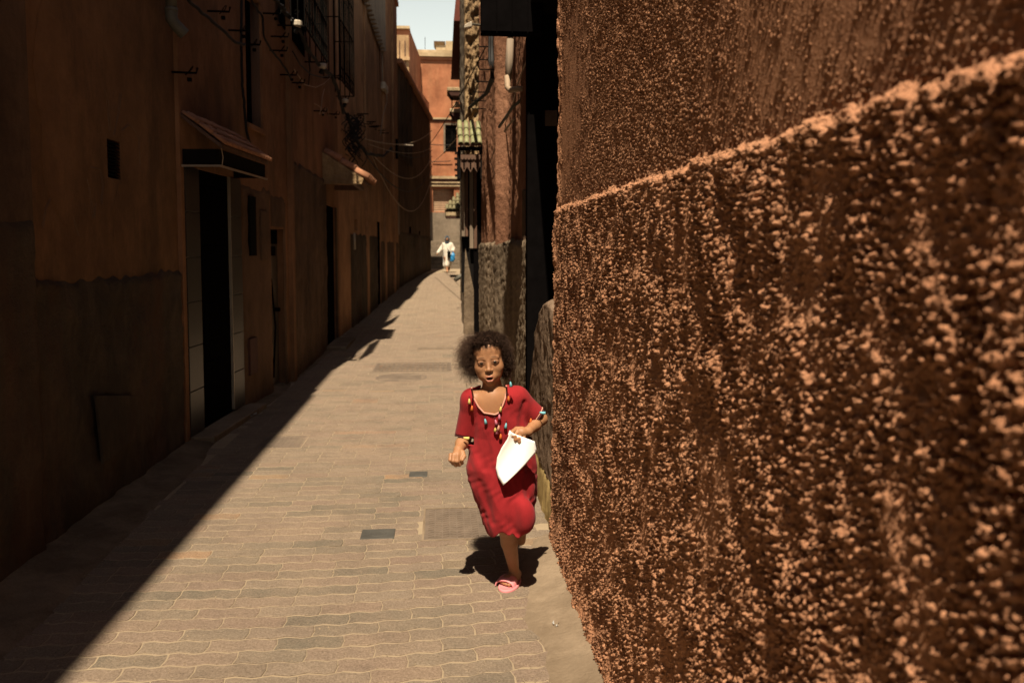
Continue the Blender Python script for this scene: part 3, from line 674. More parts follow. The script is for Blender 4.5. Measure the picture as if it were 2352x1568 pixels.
# ridged sheet catching the sun high on house 5
ra = F5.uz(826, 60)[0]; rb = F5.uz(872, 60)[0]
cs = MB(); nr = 14
zlow = 6.1
for i in range(nr):
    a = ra + (rb - ra) * i / nr; b = ra + (rb - ra) * (i + 1) / nr; zl = zlow - (i / nr) * 0.35 + .35
    cs.prism([F5.P(a, zl, .032), F5.P(a + (b - a) * .25, zl, .15), F5.P(a + (b - a) * .55, zl, .15), F5.P(b, zl, .032)], (0, 0, H5 - .2 - zl))
tag(cs.build('ridged_sheet', M['greywood']), 'ridged sheet cladding catching sunlight high on the left wall', 'cladding')

# ---- left house 6 (lower, stepping in) and the house behind it
F6 = Frame((-1.27, 23.6), (-0.50, 34.0)); h6 = thing('house', 'lower grey house with sloping coping where the alley narrows, left', 'house', (-.9, 29, 0))
H6 = 6.85
d6 = [uh(F6, 940, 520, 946, 620), uh(F6, 962, 530, 966, 610)]
simple_wall('wall', F6, h6, M['leftdark'], 0, F6.L, -.1, H6, holes=[(d[0], d[1], -.1, d[3]) for d in d6])
for d in d6:
    m = MB(); F6.box(m, d[0] - .05, d[1] + .05, -.05, d[3] + .05, -.1, -.02); m.build('door', M['void'], h6)  # black leaf in place of the doorway's shade
m = MB(); F6.box(m, 0.002, F6.L + .1, H6 + .001, H6 + .12, -1.2, .14); m.build('coping', M['tile_red'], h6)
rough_panel('dado', F6, h6, M['dado_l'], .1, F6.L, 0, 2.0, .03, .01, 8, 61, .08, .08)
tp = MB(); 
for i in range(6): F6.box(tp, 0.3 + i * .55, .3 + i * .55 + .45, 4.2, H6 - .05, .002, .03 + .03 * (i % 2))
tp.build('hanging_sheet', M['dado_l'], h6)
h7 = thing('house', 'sunlit sand coloured house end rising behind the left roofs', 'house', (-2, 37, 0))
zt7 = 1.5 + 488 / F * 35.5
x7a = at(900, 100, Y=35.5)[0] - 2.2; x7b = at(940, 100, Y=35.5)[0]
m = MB(); m.prism([(x7a, 35.5, 0), (x7b, 35.5, 0), (x7b + .03, 35.6, 0), (at(966, 120, Y=40.8)[0], 40.8, 0), (x7a, 40.8, 0)], (0, 0, zt7)); m.build('wall', M['farred'], h7)
m = MB(); m.box(x7a, x7b - .02, 35.44, 35.498, 3, zt7 - .25); m.build('gable_wall', M['sandface'], h7)
m = MB(); m.box(x7a, x7b + .03, 35.35, 40.8, zt7 + .001, zt7 + .12); m.build('coping', M['cream'], h7)
for xx in (-.42, -.18):
    MB().tube([(x7b + xx, 35.40, 3), (x7b + xx, 35.40, zt7 - .5)], .025, 6).build('downpipe', M['oldwood'], h7)
m = MB(); m.box(x7b - .32, x7b + .02, 35.3, 35.439, zt7 - 1.35, zt7 - 1.2); m.build('ledge', M['sandface'], h7)
xm = at(985, 300, Y=39)[0]
m = MB(); m.prism([(x7b + .1, 36.0, 0), (at(965, 230, Y=37.5)[0], 37.5, 0), (xm, 40.7, 0), (x7b + .1, 40.7, 0)], (0, 0, 1.5 + 350 / F * 38)); m.build('annex', M['farred'], h7)

# ================================================================== THE FAR END
FY = 41.0
fb = thing('house', 'tall red painted house closing the far end of the alley', 'house', (0, FY, 0))
FF = Frame((-3.0, FY), (4.0, FY)); FF.n = np.array([0, -1.0, 0])
def fz(py): return at(1016, py, Y=FY)[2]
def fx(px): return at(px, 570, Y=FY)[0]
FT = fz(130)
sh = (fx(995) + 3, fx(1043) + 3, fz(486), fz(432)); wn2 = (fx(1024) + 3, fx(1050) + 3, fz(349), fz(287))
wall_cells(FF, MB(), 0, 7, fz(488), FT, 0, -3, [sh, wn2]).build('wall', M['farred'], fb)
MB().box(-3, 4, FY - .05, FY + 3, 0, fz(488) - .002).build('plinth', M['greywall'], fb)
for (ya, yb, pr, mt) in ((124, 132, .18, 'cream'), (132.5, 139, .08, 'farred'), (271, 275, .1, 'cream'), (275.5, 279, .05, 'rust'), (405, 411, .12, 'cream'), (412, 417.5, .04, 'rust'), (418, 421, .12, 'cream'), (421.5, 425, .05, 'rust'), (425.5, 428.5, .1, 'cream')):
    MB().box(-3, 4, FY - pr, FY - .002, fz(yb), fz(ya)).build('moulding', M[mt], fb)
MB().box(-3, 4, FY + .3, FY + 3, FT + .002, fz(112)).build('parapet', M['cream'], fb)
MB().box(sh[0] - 3.05, sh[1] - 2.95, FY + .35, FY + .4, sh[2] - .05, sh[3] + .05).build('shutter', M['shutter'], fb)
shp = [o for o in fb.children if o.name.startswith('shutter')][0]
sl_ = MB().box(sh[0] - 2.999, sh[1] - 3.001, FY + .30, FY + .348, sh[2], sh[2] + .085).build('slat', M['shutter'], shp, bevel=.012); s0 = np.array(sl_.location)
for k in range(1, int((sh[3] - sh[2]) / .11)): copy_part(sl_, shp, tuple(s0 + (0, 0, .11 * k)))
wp = MB().box(wn2[0] - 3.02, wn2[1] - 2.98, FY + .25, FY + .3, wn2[2] - .02, wn2[3] + .02).build('window', M['void'], fb)
for k in range(7):
    xx = wn2[0] - 3 + (wn2[1] - wn2[0]) * k / 6; MB().tube([(xx, FY + .05, wn2[2]), (xx, FY + .05, wn2[3])], .012, 5).build('bar', M['iron'], wp)
for k in range(6):
    z = wn2[2] + (wn2[3] - wn2[2]) * k / 5; MB().tube([(wn2[0] - 3, FY + .07, z), (wn2[1] - 3, FY + .07, z)], .012, 5).build('bar', M['iron'], wp)
for (a, b, c_, d_) in ((wn2[0] - .09, wn2[0] - .001, wn2[2], wn2[3]), (wn2[0] - .09, wn2[1] + .09, wn2[3] + .001, wn2[3] + .08)):
    MB().box(a - 3, b - 3, FY - .04, FY - .002, c_, d_).build('window_frame', M['greywall'], wp)
# rooftop block and antenna
rb_ = thing('rooftop_hut', 'crumbling plaster hut on the roof of the far red house', 'hut', (fx(1015), FY + 1, FT))
MB().box(fx(1004), fx(1026), FY + .5, FY + 1.6, fz(112) + .002, fz(98)).build('wall', M['cream'], rb_)
m = MB(); m.hexa([(fx(1003), FY + .45, fz(98) + .002), (fx(1022), FY + .45, fz(98) + .002), (fx(1022), FY + 1.6, fz(98) + .002), (fx(1003), FY + 1.6, fz(98) + .002), (fx(999), FY + .35, fz(91)), (fx(1025), FY + .35, fz(91)), (fx(1025), FY + 1.7, fz(91)), (fx(999), FY + 1.7, fz(91))]); m.build('roof', M['stonewall'], rb_)
MB().box(fx(1026) + .003, fx(1060), FY + .7, FY + 1.6, fz(112) + .002, fz(86)).build('wall', M['cream'], rb_)
an = MB().tube([(fx(979), FY + .4, fz(112)), (fx(979), FY + .4, fz(82))], .012, 5).build('antenna', M['iron']); tag(an, 'thin antenna mast on the roof of the far red house', 'antenna')
# steps up to the plinth
stp = thing('steps', 'worn stone steps behind the walking woman', 'steps', (0, 37, 0)); ns = 7
ys_ = np.linspace(36.2, 39.4, ns + 1); zs_ = np.linspace(.56, 1.85, ns + 1)
for k in range(ns):
    MB().box(-3, 3.5, ys_[k], FY - .06 - .001 * (ns - k), -.1 if k == 0 else zs_[k] + .001, zs_[k + 1]).build('step', M['greywall'], stp, bevel=.02)
# ================================================================== RIGHT SIDE
# ---- the near rough wall: real lumps of render, coarser below the ledge line
NX = 0.576; YC = 3.95
hn = thing('rough_wall', 'near red rough rendered wall raked by sunlight, with a ledge line', 'wall', (NX, 2, 0))
def near_wall():
    fy, fz_ = 0.0026, 0.0033                       # grain is laid out on a fine lattice, then sampled coarser far from the camera
    ya, za, zb = 0.55, -0.03, 2.80
    NYF = int((YC - ya) / fy) + 1; nz = int((zb - za) / fz_)
    idx = []; q = 0.0
    while q < NYF - 1: idx.append(int(round(q))); q += 1.0 + 0.95 * (q / NYF)
    idx.append(NYF - 1); idx = np.array(sorted(set(idx))); ny = len(idx)
    Y = ya + fy * idx; Z = np.linspace(za, zb, nz)
    def fn(w1, w2, seed, band): return fnoise(NYF, nz, w1, w2, seed, band)[idx]     # w in metres / lattice
    W = lambda m1, m2, seed, band=.5: fn(m1 / fy * .6, m2 / fz_ * .6, seed, band)
    def blobs(m1, m2, seed, thr): return np.clip(W(m1, m2, seed, .5) - thr, 0, 1.6)
    dens = .8 * W(.16, .26, 9, .8) + .7 * W(.45, .6, 39, .8); dens2 = W(.05, .12, 19, .6)
    low = 0.0082 * np.clip(W(.0155, .0185, 1) + .30 * dens2 + .48 * dens - .62, 0, 1.3) + 0.0036 * np.clip(W(.0090, .0105, 2) + .3 * dens - .35, 0, 1.6)
    low += 0.0026 * W(.13, .24, 4) + 0.0016 * np.clip(W(.035, .06, 8) - .3, 0, None)
    upn = 0.0033 * np.clip(W(.0115, .0125, 5) + .25 * W(.12, .2, 29, .8) - .15, 0, 1.6) + 0.0007 * W(.008, .008, 6) + 0.0006 * W(.14, .2, 7)
    edge = 1.685 + 0.005 * W(.07, .5, 12)[:, :1] + 0.003 * W(.022, .5, 13)[:, :1]
    z = Z[None, :]; rz = 0.003 * W(.02, .02, 14)
    t = np.clip((edge + 0.014 + rz - z) / 0.020, 0, 1); t = t * t * (3 - 2 * t)
    step = 0.0135
    D = upn * (1 - t) + (step + low) * t
    D += 0.0035 * np.exp(-((z - edge + .006) / 0.008) ** 2)
    D += 0.003 * np.sin(Y[:, None] * 2.3 + z * 1.1) + 0.006 * np.sin(z * 1.9 + .7)
    D += 0.03 * np.clip((0.25 - z) / 0.25, 0, 1) ** 2
    c = YC - Y[:, None]
    calm = 0.45 + 0.55 * np.clip(c / .12, 0, 1); D = D * calm + (step * t) * (1 - calm)
    D += 0.014 * np.clip(1 - c / 0.10, 0, 1) * (0.8 + .3 * np.sin(z * 5) + .2 * np.sin(z * 13 + 1))
    D += 0.004 * np.clip(1 - c / 0.12, 0, 1) * np.clip(W(.06, .09, 15), -1, 1.2)
    R = 0.018; rr = np.clip(R - c, 0, R); D -= (R - np.sqrt(np.clip(R * R - rr * rr, 0, None)))
    V = np.zeros((ny + 1, nz, 3)); V[:ny, :, 0] = NX - D; V[:ny, :, 1] = Y[:, None]; V[:ny, :, 2] = Z[None, :]
    V[ny, :, 0] = NX + .6; V[ny, :, 1] = YC + .004; V[ny, :, 2] = Z
    print('near wall quads', ny * nz)
    return np_mesh('rough_render', V.reshape(-1, 3), grid_quads(ny + 1, nz)[:, ::-1], M['near'], hn)
near_wall()
MB().box(NX + .005, NX + .62, -5, YC - .002, -.1, 2.79).build('wall', M['near'], hn)
MB().box(NX - .0, NX + .62, -5, YC - .002, 2.795, 6.2).build('upper_wall', M['near'], hn)

# ---- recess with a dark entrance behind the near wall
hr = thing('entrance_recess', 'black shaded entrance recess beyond the near wall corner', 'doorway', (1, 5, 0))
YR = 6.35
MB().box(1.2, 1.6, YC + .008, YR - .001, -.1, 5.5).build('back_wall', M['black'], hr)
MB().box(NX + .08, 1.9, YC + .008, YR - .001, 3.3, 5.5).build('soffit', M['black'], hr)  # roof added to keep the recess in shade
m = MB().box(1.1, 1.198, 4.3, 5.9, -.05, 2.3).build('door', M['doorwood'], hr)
MB().box(.665, 1.199, YR - .12, YR - .002, 0, 3.298).build('jamb', M['void'], hr)  # black slab over the sunlit wall end, shade put into its colour
pz = at(1262, 272, Y=YR - .13); 
MB().box(pz[0] - .035, pz[0] + .06, YR - .15, YR - .121, pz[2] - .06, pz[2] + .06).build('meter_box', M['leftdark'], hr, bevel=.005)
# low rounded rough buttress with a yellow painted foot
hb = thing('buttress', 'low rough brown buttress with yellow painted foot behind the child', 'buttress', (.66, 4.6, 0))
def buttress(name, z0, z1, mat, proud, seed):
    ny, nz = 110, (110 if z1 > 1 else 14); Y = np.linspace(YC + .012, 5.35, ny); U = np.linspace(0, 1, nz)
    top = np.where(True, 1.22 - 0.62 * np.clip((Y - 4.55) / .8, 0, 1) ** 2 - .25 * np.clip((4.35 - Y) / .35, 0, 1) ** 2, 0)
    zt = np.minimum(top, z1) if z1 > 1 else np.full(ny, z1)
    V = np.zeros((ny + 2, nz, 3)); N = fnoise(ny, nz, 3, 3, seed, .5) * .0009 + fnoise(ny, nz, 12, 20, seed + 1, .8) * .003
    Zg = z0 + (zt[:, None] - z0) * U[None, :]
    batter = 0.025 * np.clip(1 - Zg / .5, 0, 1)
    X = .590 - proud - batter - N; X += .10 * np.clip((Zg - (zt[:, None] - .05)) / .05, 0, 1) ** 2 * (1 if z1 > 1 else .08)
    V[1:-1, :, 0] = X; V[1:-1, :, 1] = Y[:, None]; V[1:-1, :, 2] = Zg
    for e, i in ((0, 1), (ny + 1, ny)): V[e] = V[i]; V[e, :, 0] = .95
    np_mesh(name, V.reshape(-1, 3), grid_quads(ny + 2, nz)[:, ::-1], mat, hb)
buttress('rough_render', 0.225, 1.22, M['buttress'], 0.0, 71)
buttress('painted_foot', -0.02, 0.222, M['yellow'], 0.004, 73)
MB().box(.74, 1.05, YC + .02, 4.98, 0, .8).build('core', M['dado_r'], hb)

# ---- dark timber panel hanging over the alley
hp = thing('projecting_panel', 'dark timber box jutting over the alley, top centre', 'canopy', (.5, 6, 3.1))
pL = at(1105, 75, Y=5.95); 
MB().box(pL[0], .75, 5.95, 6.05, pL[2], pL[2] + 2.2).build('front_board', M['void'], hp)  # boards near-black, their shade put into the colour
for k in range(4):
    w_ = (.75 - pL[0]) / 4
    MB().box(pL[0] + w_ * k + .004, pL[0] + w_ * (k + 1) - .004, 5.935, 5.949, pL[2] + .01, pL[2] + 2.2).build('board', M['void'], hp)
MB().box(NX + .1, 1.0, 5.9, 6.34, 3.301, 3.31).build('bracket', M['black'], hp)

# ---- right house 2: undulating render with grey dado
R2 = Frame((.738, YR), (.66, 13.9), left=False); hq = thing('house', 'orange brown rendered house with cables and pipe, middle right', 'house', (.7, 10, 0))
H2 = 5.6
def wavy(name, fr, parent, mat, u0, u1, z0, z1, d0, ridges, amp, seed, fine, du=.02, dz=.025, close=True):
    nu = int((u1 - u0) / du); nz = int((z1 - z0) / dz); U = np.linspace(u0, u1, nu); Z = np.linspace(z0, z1, nz)
    N = fnoise(nu, nz, 28, 400, seed, .8) * amp + fnoise(nu, nz, 12, 120, seed + 5, .8) * amp * .35 + fine * fnoise(nu, nz, 2.4, 2.4, seed + 1, .5)
    for (uc, w, h, lean) in ridges: N = N + h * np.exp(-(((U[:, None] - uc - lean * Z[None, :])) / w) ** 2)
    D = d0 + N; D[:, -1] = d0 - .03; 
    V = np.zeros((nu + 2, nz, 3))
    for k in range(3): V[1:-1, :, k] = fr.A[k] + fr.t[k] * U[:, None] + fr.n[k] * D
    V[1:-1, :, 2] = Z[None, :] + .012 * fnoise(nu, 6, 4, 4, seed + 9, 9)[:, :1] * (np.arange(nz) / nz)[None, :]
    for e, i in ((0, 1), (nu + 1, nu)):
        V[e] = V[i]
        V[e, :, :] -= fr.n * .3
    return np_mesh(name, V.reshape(-1, 3), grid_quads(nu + 2, nz)[:, ::-1], mat, parent)
rid = [(2.15, .14, .12, .03), (2.75, .1, .05, .02), (4.6, .25, .06, .03), (5.9, .2, .05, .02)]  # ridges added to throw dark bands along the wall
wavy('wall', R2, hq, M['right2'], 0, R2.L, 0, H2, 0, rid, .012, 81, .0035)
wavy('dado', R2, hq, M['dado_r'], .0, R2.L - .02, 0, 1.57, .05, rid, .010, 91, .006)
R2.box(m := MB(), .03, R2.L, 0, H2, -.9, -.12); m.build('core', M['right2'], hq)
# sloping crack / vertical slot in the dado
us = R2.uz(1207, 560, .03)
m = MB(); R2.box(m, us[0], us[0] + .10, .45, 2.0, -.05, .05); m.build('slot_cover', M['leftdark'], hq, bevel=.01)
# downpipe with elbow on house 2
pp = thing('waste_pipe', 'old waste pipe ending in a pale elbow on the middle right wall', 'pipe', tuple(R2.P(1.8, 2.5, .1)))
ut, zt_ = R2.uz(1172, 80, .09); ub, zb_ = R2.uz(1168, 195, .09)
MB().tube([R2.P(ut, zt_ + 1.2, .09), R2.P(ut, zb_ + .38, .09)], .026, 12).build('pipe', M['pvc'], pp, True)
MB().tube([R2.P(ut, zb_ + .38, .09), R2.P(ut + .0, zb_ + .16, .10), R2.P(ut - .02, zb_ + .0, .11)], [.032, .036, .028], 12).build('wrapped_joint', M['greywood'], pp, True)
MB().tube([R2.P(ut, zb_ + .95, .09), R2.P(ut, zb_ + .78, .09)], .033, 12).build('coupling', M['pvc'], pp, True)
MB().tube([R2.P(ut - .02, zb_ + .04, .12), R2.P(ut - .05, zb_ - .07, .12), R2.P(ut - .13, zb_ - .11, .1), R2.P(ut - .24, zb_ - .12, .06), R2.P(ut - .26, zb_ - .12, 0)], .026, 12).build('elbow', M['pvcr'], pp, True)
c1 = thing('broken_pipe', 'dark stub of pipe pointing out below the pale elbow', 'pipe', tuple(R2.P(ut, zb_ - .3, .1)))
MB().tube([R2.P(ut - .2, zb_ - .2, .0), R2.P(ut - .1, zb_ - .26, .08), R2.P(ut + .3, zb_ - .38, .17)], .014, 8).build('pipe', M['pvc'], c1, True)
MB().tube([R2.P(ut + .15, zb_ - .44, .13), R2.P(ut + .0, zb_ - .40, .10), R2.P(ut - .1, zb_ - .36, .06)], .011, 8).build('pale_stub', M['pvcr'], c1, True)
# dark cable bundle with iron hooks down house 2
cb = thing('cable_bundle', 'thick black cable bundle on hooks descending the middle right wall', 'cables', tuple(R2.P(5, 3, .1)))
pathpx = [(1127, 60), (1126, 100), (1129, 140), (1130, 178), (1116, 215), (1109, 245), (1106, 275)]
us0 = R2.uz(1127, 100, .12)[0]
def path_on(fr, pxs, d, du=None): return [fr.P(*fr.uz(px, py, d), d) for px, py in pxs]
pb = path_on(R2, pathpx[:5], .14); 
for k in range(4):
    off = np.array([random.uniform(-.02, .02), 0, 0]); MB().tube([p + off + (random.uniform(-.012, .012), 0, 0) for p in pb] + [np.array((.47 + off[0], 14.2, 3.95)), np.array((.36 + off[0], 14.9, 3.65))], .016, 6).build('cable', M['cable'], cb, True)
for px, py in ((1127, 108), (1129, 138), (1128, 160), (1122, 188), (1112, 212), (1108, 232), (1107, 250)):
    u, z = R2.uz(px, py, .12); MB().tube([R2.P(u, z, 0), R2.P(u, z, .26), R2.P(u, z + .03, .27)], .008, 5).build('hook', M['iron'], cb)
# thin hanging wires on house 2
def wire(name, label, pts, r, mat, cat='cable', group=None, seg=5):
    o = MB().tube(pts, r, seg).build(name, mat, None, True); tag(o, label, cat, group); return o
wire('wire', 'thin slanting wire hanging along the middle right wall below the pipe', path_on(R2, [(1213, 130), (1190, 190), (1178, 240), (1150, 310), (1135, 345), (1126, 372), (1132, 385), (1138, 410)], .05), .006, M['pvcr'])
ur, zr = R2.uz(1101, 620, .09)
cd = thing('conduit', 'ribbed corrugated conduit standing at the foot of the dark shop post', 'conduit', tuple(R2.P(R2.L - .2, 0, .06)))
pts = []; rr = []
z = 0.0
while z < 1.15:
    pts.append(R2.P(R2.L - .35, z, .10)); rr.append(.036 if len(pts) % 2 else .027); z += .016
MB().tube(pts, rr, 10).build('ribbed_pipe', M['rust'], cd)
MB().tube([R2.P(R2.L - .35, 1.15, .10), R2.P(R2.L - .35, 2.6, .08)], .018, 8).build('cable', M['cable'], cd)
MB().tube([R2.P(R2.L - .05, .1, .02), R2.P(R2.L - .05, 3.0, .02)], .03, 6).build('batten', M['sandface'], cd)

# ---- right house 3: rough stone end, green tiled awning, wooden front
h9 = thing('house', 'narrow house with bare rubble end wall above the green awning', 'house', (.6, 17, 0))
R3x = at(1068, 300, Y=14)[0]; r3r = .68
R3 = Frame((R3x + .02, 14.0), (.50, 20.5), left=False)
def endface():
    x0, x1, z0, z1 = R3x + .0, .78, 0, 6.6; nx, nz = 30, 260; X = np.linspace(x0, x1, nx); Z = np.linspace(z0, z1, nz)
    N = fnoise(nx, nz, 9, 9, 5, .8) * .03 + fnoise(nx, nz, 3.5, 3.5, 6, .6) * .014
    V = np.zeros((nx, nz, 3)); V[:, :, 0] = X[:, None]; V[:, :, 1] = 13.93 - N; V[:, :, 2] = Z[None, :]
    V[0, :, 1] = 14.3; V[-1, :, 1] = 14.3
    return np_mesh('end_wall', V.reshape(-1, 3), grid_quads(nx, nz), M['stonewall'], h9)
endface()
wavy('wall', R3, h9, M['greywall'], .02, R3.L, 0, 6.6, 0, [(1.2, .5, .05, .05), (3.5, .6, .06, 0)], .02, 101, .006, .04, .04)
m = MB(); R3.box(m, .04, R3.L, 0, 6.6, -1.2, -.14); m.build('core', M['stonewall'], h9)
# wooden posts of the shop front, dark
for k, (pxa, w) in enumerate(((1064, .05), (1072, .045), (1083, .06), (1092, .05))):
    x = at(pxa, 500, Y=13.4)[0]
    MB().box(x - w / 2, x + w / 2, 13.42, 13.5, 1.5 + (0 if k > 1 else .2), 2.95).build('post', M['oldwood'] if k % 2 else M['greywood'], h9)
xs0, xs1 = at(1060, 500, Y=13.6)[0], at(1097, 500, Y=13.6)[0]
MB().box(xs0, xs1 + .06, 13.56, 13.8, .75, 2.95).build('shop_board', M['black'], h9)
MB().box(at(1088, 600, Y=13.5)[0], at(1098, 600, Y=13.5)[0] + .04, 13.45, 13.55, 0.02, 2.9).build('dark_post', M['void'], h9)
m = MB(); m.prism([(xs0 + .03, 13.5, .02), (xs0 + .22, 13.5, .02), (xs0 + .2, 13.5, .8), (xs0 + .13, 13.5, 1.15), (xs0 + .06, 13.5, 1.5), (xs0 + .04, 13.5, .9)], (0, .3, 0)); m.build('stucco_pier', M['dado_r'], h9)
# green awning, facing the camera
ga = thing('green_tiled_awning', 'green glazed tile awning with carved wooden valance, right side', 'awning', (.5, 13.3, 3.4))
gp = [at(1053, 340, Y=13.0), at(1106, 340, Y=13.0)]
class FrC(Frame):
    def __init__(s, x0, x1, y): s.A = np.array([x0, y, 0.0]); s.t = np.array([1.0, 0, 0]); s.L = x1 - x0; s.n = np.array([0, -1.0, 0])
gx0_, gx1_ = at(1051, 340, Y=12.9)[0], at(1108, 340, Y=12.9)[0]
fg = FrC(gx0_, gx1_, 13.4)
gzt = 1.5 + 285 / F * 13.4; gzb = 1.5 + 236 / F * 12.95
awning(fg, ga, 0, fg.L, gzt, gzb, .5, 4, 3, M['tile_green'])
m = MB(); fg.box(m, -.0, fg.L + .02, gzb - .10, gzb - .045, .40, .47); m.build('eave_beam', M['black'], ga)
zv1 = 1.5 + 212 / F * 12.95; zv0 = 1.5 + 172 / F * 12.95; x0v = at(1058, 380, Y=12.95)[0]; x1v = at(1103, 380, Y=12.95)[0]
m = MB(); n_p = 5; wv_ = (x1v - x0v) / n_p * 2
ring = [(x0v, 12.93, zv1), (x0v, 12.93, zv0 + .09)]
nn = 3; ww = (x1v - x0v) / nn
for k in range(nn): ring += [(x0v + ww * (k + .08), 12.93, zv0 + .08), (x0v + ww * (k + .5), 12.93, zv0 - .0), (x0v + ww * (k + .92), 12.93, zv0 + .08)]
ring += [(x1v, 12.93, zv0 + .09), (x1v, 12.93, zv1)]
m.prism(ring, (0, .025, 0)); va_ = m.build('valance', M['oldwood'], ga)
for k in range(6):
    xc = x0v + (x1v - x0v) * (k + .5) / 6; w6 = (x1v - x0v) / 12
    MB().prism([(xc - w6, 12.905, zv1 - .02)] + [(xc + w6 * math.cos(a), 12.905, zv1 - .05 + .035 * math.sin(a)) for a in np.linspace(pi, 2 * pi, 6)] + [(xc + w6, 12.905, zv1 - .02)], (0, .024, 0)).build('scallop', M['oldwood'], va_)
for k in range(3):
    for q in range(4):
        xc = x0v + ww * (k + .5); MB().box(xc - .012, xc + .012, 12.915, 12.929, zv1 - .11 - q * .035, zv1 - .095 - q * .035).build('carved_slot', M['void'], va_)
m = MB(); fg.box(m, .0, .05, zv0 - .1, gzb - .1, -.1, .42); m.build('side_board', M['black'], ga)
m = MB(); fg.box(m, .05, fg.L, zv0 - .05, gzb - .1, -.12, -.05); m.build('back_board', M['void'], ga)
m = MB(); fg.box(m, fg.L - .03, fg.L + .02, zv0 - .1, gzb - .1, -.1, .42); m.build('side_board', M['black'], ga)
for k in range(5):
    z = gzb - .12 - k * .09; m = MB(); fg.box(m, -.04 - .01 * (k % 2), -.001, z - .03, z, .30, .40); m.build('bracket_moulding', M['black'], ga)
# flood lamp
lp = thing('street_lamp', 'flat grey street lamp head on a short arm, top right of sky', 'lamp', (.5, 13.7, 5.4))
a_ = at(1103, 58, Y=13.6); b_ = at(1084, 56, Y=13.4); c_ = at(1066, 62, Y=13.3)
MB().tube([a_, b_], .02, 8).build('arm', M['pvc'], lp)
m = MB(); m.hexa([c_ + (-.0, -.05, -.035), b_ + (0, -.05, -.05), b_ + (0, .08, -.05), c_ + (0, .08, -.035), c_ + (.01, -.04, .03), b_ + (0, -.04, .045), b_ + (0, .07, .045), c_ + (.01, .07, .03)]); m.build('head', M['white'], lp, bevel=.01)

# ---- right house 4 farther on, eaves and ledges
h10 = thing('house', 'far right house with red painted eaves and jutting ledges', 'house', (.7, 26, 0))
R4 = Frame((.50, 20.5), (.86, 36.0), left=False)
simple_wall('wall', R4, h10, M['left2'], .0, R4.L, -.1, 9.5, 1.5)
rough_panel('dado', R4, h10, M['dado_r'], .05, R4.L, 0, 2.2, .02, .01, 8, 111, .08, .08)
R3b = Frame((.50, 18.0), (.52, 20.4), left=False)
def eave(pts_px, Yn, Yf, root, name='eave_board'):
    a = at(*pts_px[0], Y=Yn); b = at(*pts_px[1], Y=Yn); c = at(*pts_px[2], Y=Yf); d = at(*pts_px[3], Y=Yf)
    ring = [a, b, d, c]
    MB().prism(ring, (0, 0, .12)).build(name, M['eaves'], root)
zE = 1.5 + (570 - 60) / F * 17
MB().hexa([(at(1042, 59, Y=17)[0], 17.0, zE), (.9, 17.0, zE), (.9, 20, zE), (at(1042, 59, Y=17)[0] + .0, 20, zE), (at(1050, 0, Y=17)[0], 17.0, zE + .75), (.9, 17, zE + .75), (.9, 20, zE + .75), (at(1050, 0, Y=17)[0], 20, zE + .75)]).build('eaves', M['eaves'], h10)
zE2 = 1.5 + (570 - 126) / F * 20.5
MB().hexa([(at(1039, 120, Y=20.4)[0], 20.55, zE2), (.9, 20.55, zE2), (.9, 24, zE2), (at(1039, 120, Y=20.4)[0], 24, zE2), (at(1044, 71, Y=20.4)[0], 20.55, zE2 + .55), (.9, 20.55, zE2 + .55), (.9, 24, zE2 + .55), (at(1044, 71, Y=20.4)[0], 24, zE2 + .55)]).build('eaves', M['eaves'], h10)
def ledge(label, pxl, pyt, pyb, pyu, Y, depth):
    t = thing('ledge', label, 'ledge', tuple(at(pxl, pyb, Y=Y)))
    a = at(pxl, pyt, Y=Y); b = at(pxl, pyb, Y=Y); u = at(pxl, pyu, Y=Y); dx = .02
    MB().box(a[0], .75, Y, Y + depth, b[2], a[2]).build('slab', M['cream'], t, bevel=.02)
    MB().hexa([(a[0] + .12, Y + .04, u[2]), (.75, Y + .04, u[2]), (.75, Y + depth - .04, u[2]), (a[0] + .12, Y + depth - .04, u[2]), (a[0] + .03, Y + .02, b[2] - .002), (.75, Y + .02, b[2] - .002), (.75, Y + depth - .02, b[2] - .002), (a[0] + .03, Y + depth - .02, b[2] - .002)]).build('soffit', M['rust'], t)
    return t
l1 = ledge('upper cream ledge slab jutting from the far right house', 1027, 200, 209, 219, 24.5, .9)
l2 = ledge('lower cream ledge slab below the other, far right house', 1033, 249, 258, 268, 24.5, .8)
ps = thing('ledge_posts', 'thin black iron posts hanging under the far right ledges', 'railing', tuple(at(1040, 260, Y=24.7)))
for px, pya, pyb in ((1038, 219, 325), (1043, 268, 318), (1049, 268, 310), (1054, 219, 300)):
    MB().tube([at(px, pya, Y=24.8), at(px, pyb, Y=24.8)], .018 if px == 1038 else .01, 6).build('post', M['iron'], ps)
for py in (285, 300, 316):
    MB().tube([at(1038, py, Y=24.8), at(1056, py, Y=24.8)], .012, 5).build('rail', M['iron'], ps)
wl_ = thing('wall_lamp', 'small hooded wall lamp between the two cream ledges', 'lamp', tuple(at(1050, 240, Y=22)))
c0 = at(1049, 243, Y=22); MB().lathe([(.10, -.04), (.10, 0), (.05, .09), (.02, .1)], c0, seg=12).build('hood', M['sandface'], wl_)
MB().tube([c0 + (0, 0, .09), (.6, c0[1], c0[2] + .15)], .012, 6).build('arm', M['iron'], wl_)
ins = thing('chimney_cowl', 'squat weathered pipe with pale cowl beside the green awning', 'pipe', tuple(at(1060, 310, Y=14.6)))
c0 = at(1060, 325, Y=14.6); c1_ = at(1060, 298, Y=14.6)
MB().lathe([(.07, 0), (.075, .2), (.06, c1_[2] - c0[2])], c0, seg=12).build('pipe', M['greywood'], ins, True)
MB().lathe([(.10, 0), (.09, .04), (.04, .07), (.03, .08)], c1_, seg=10).build('cowl', M['cream'], ins)
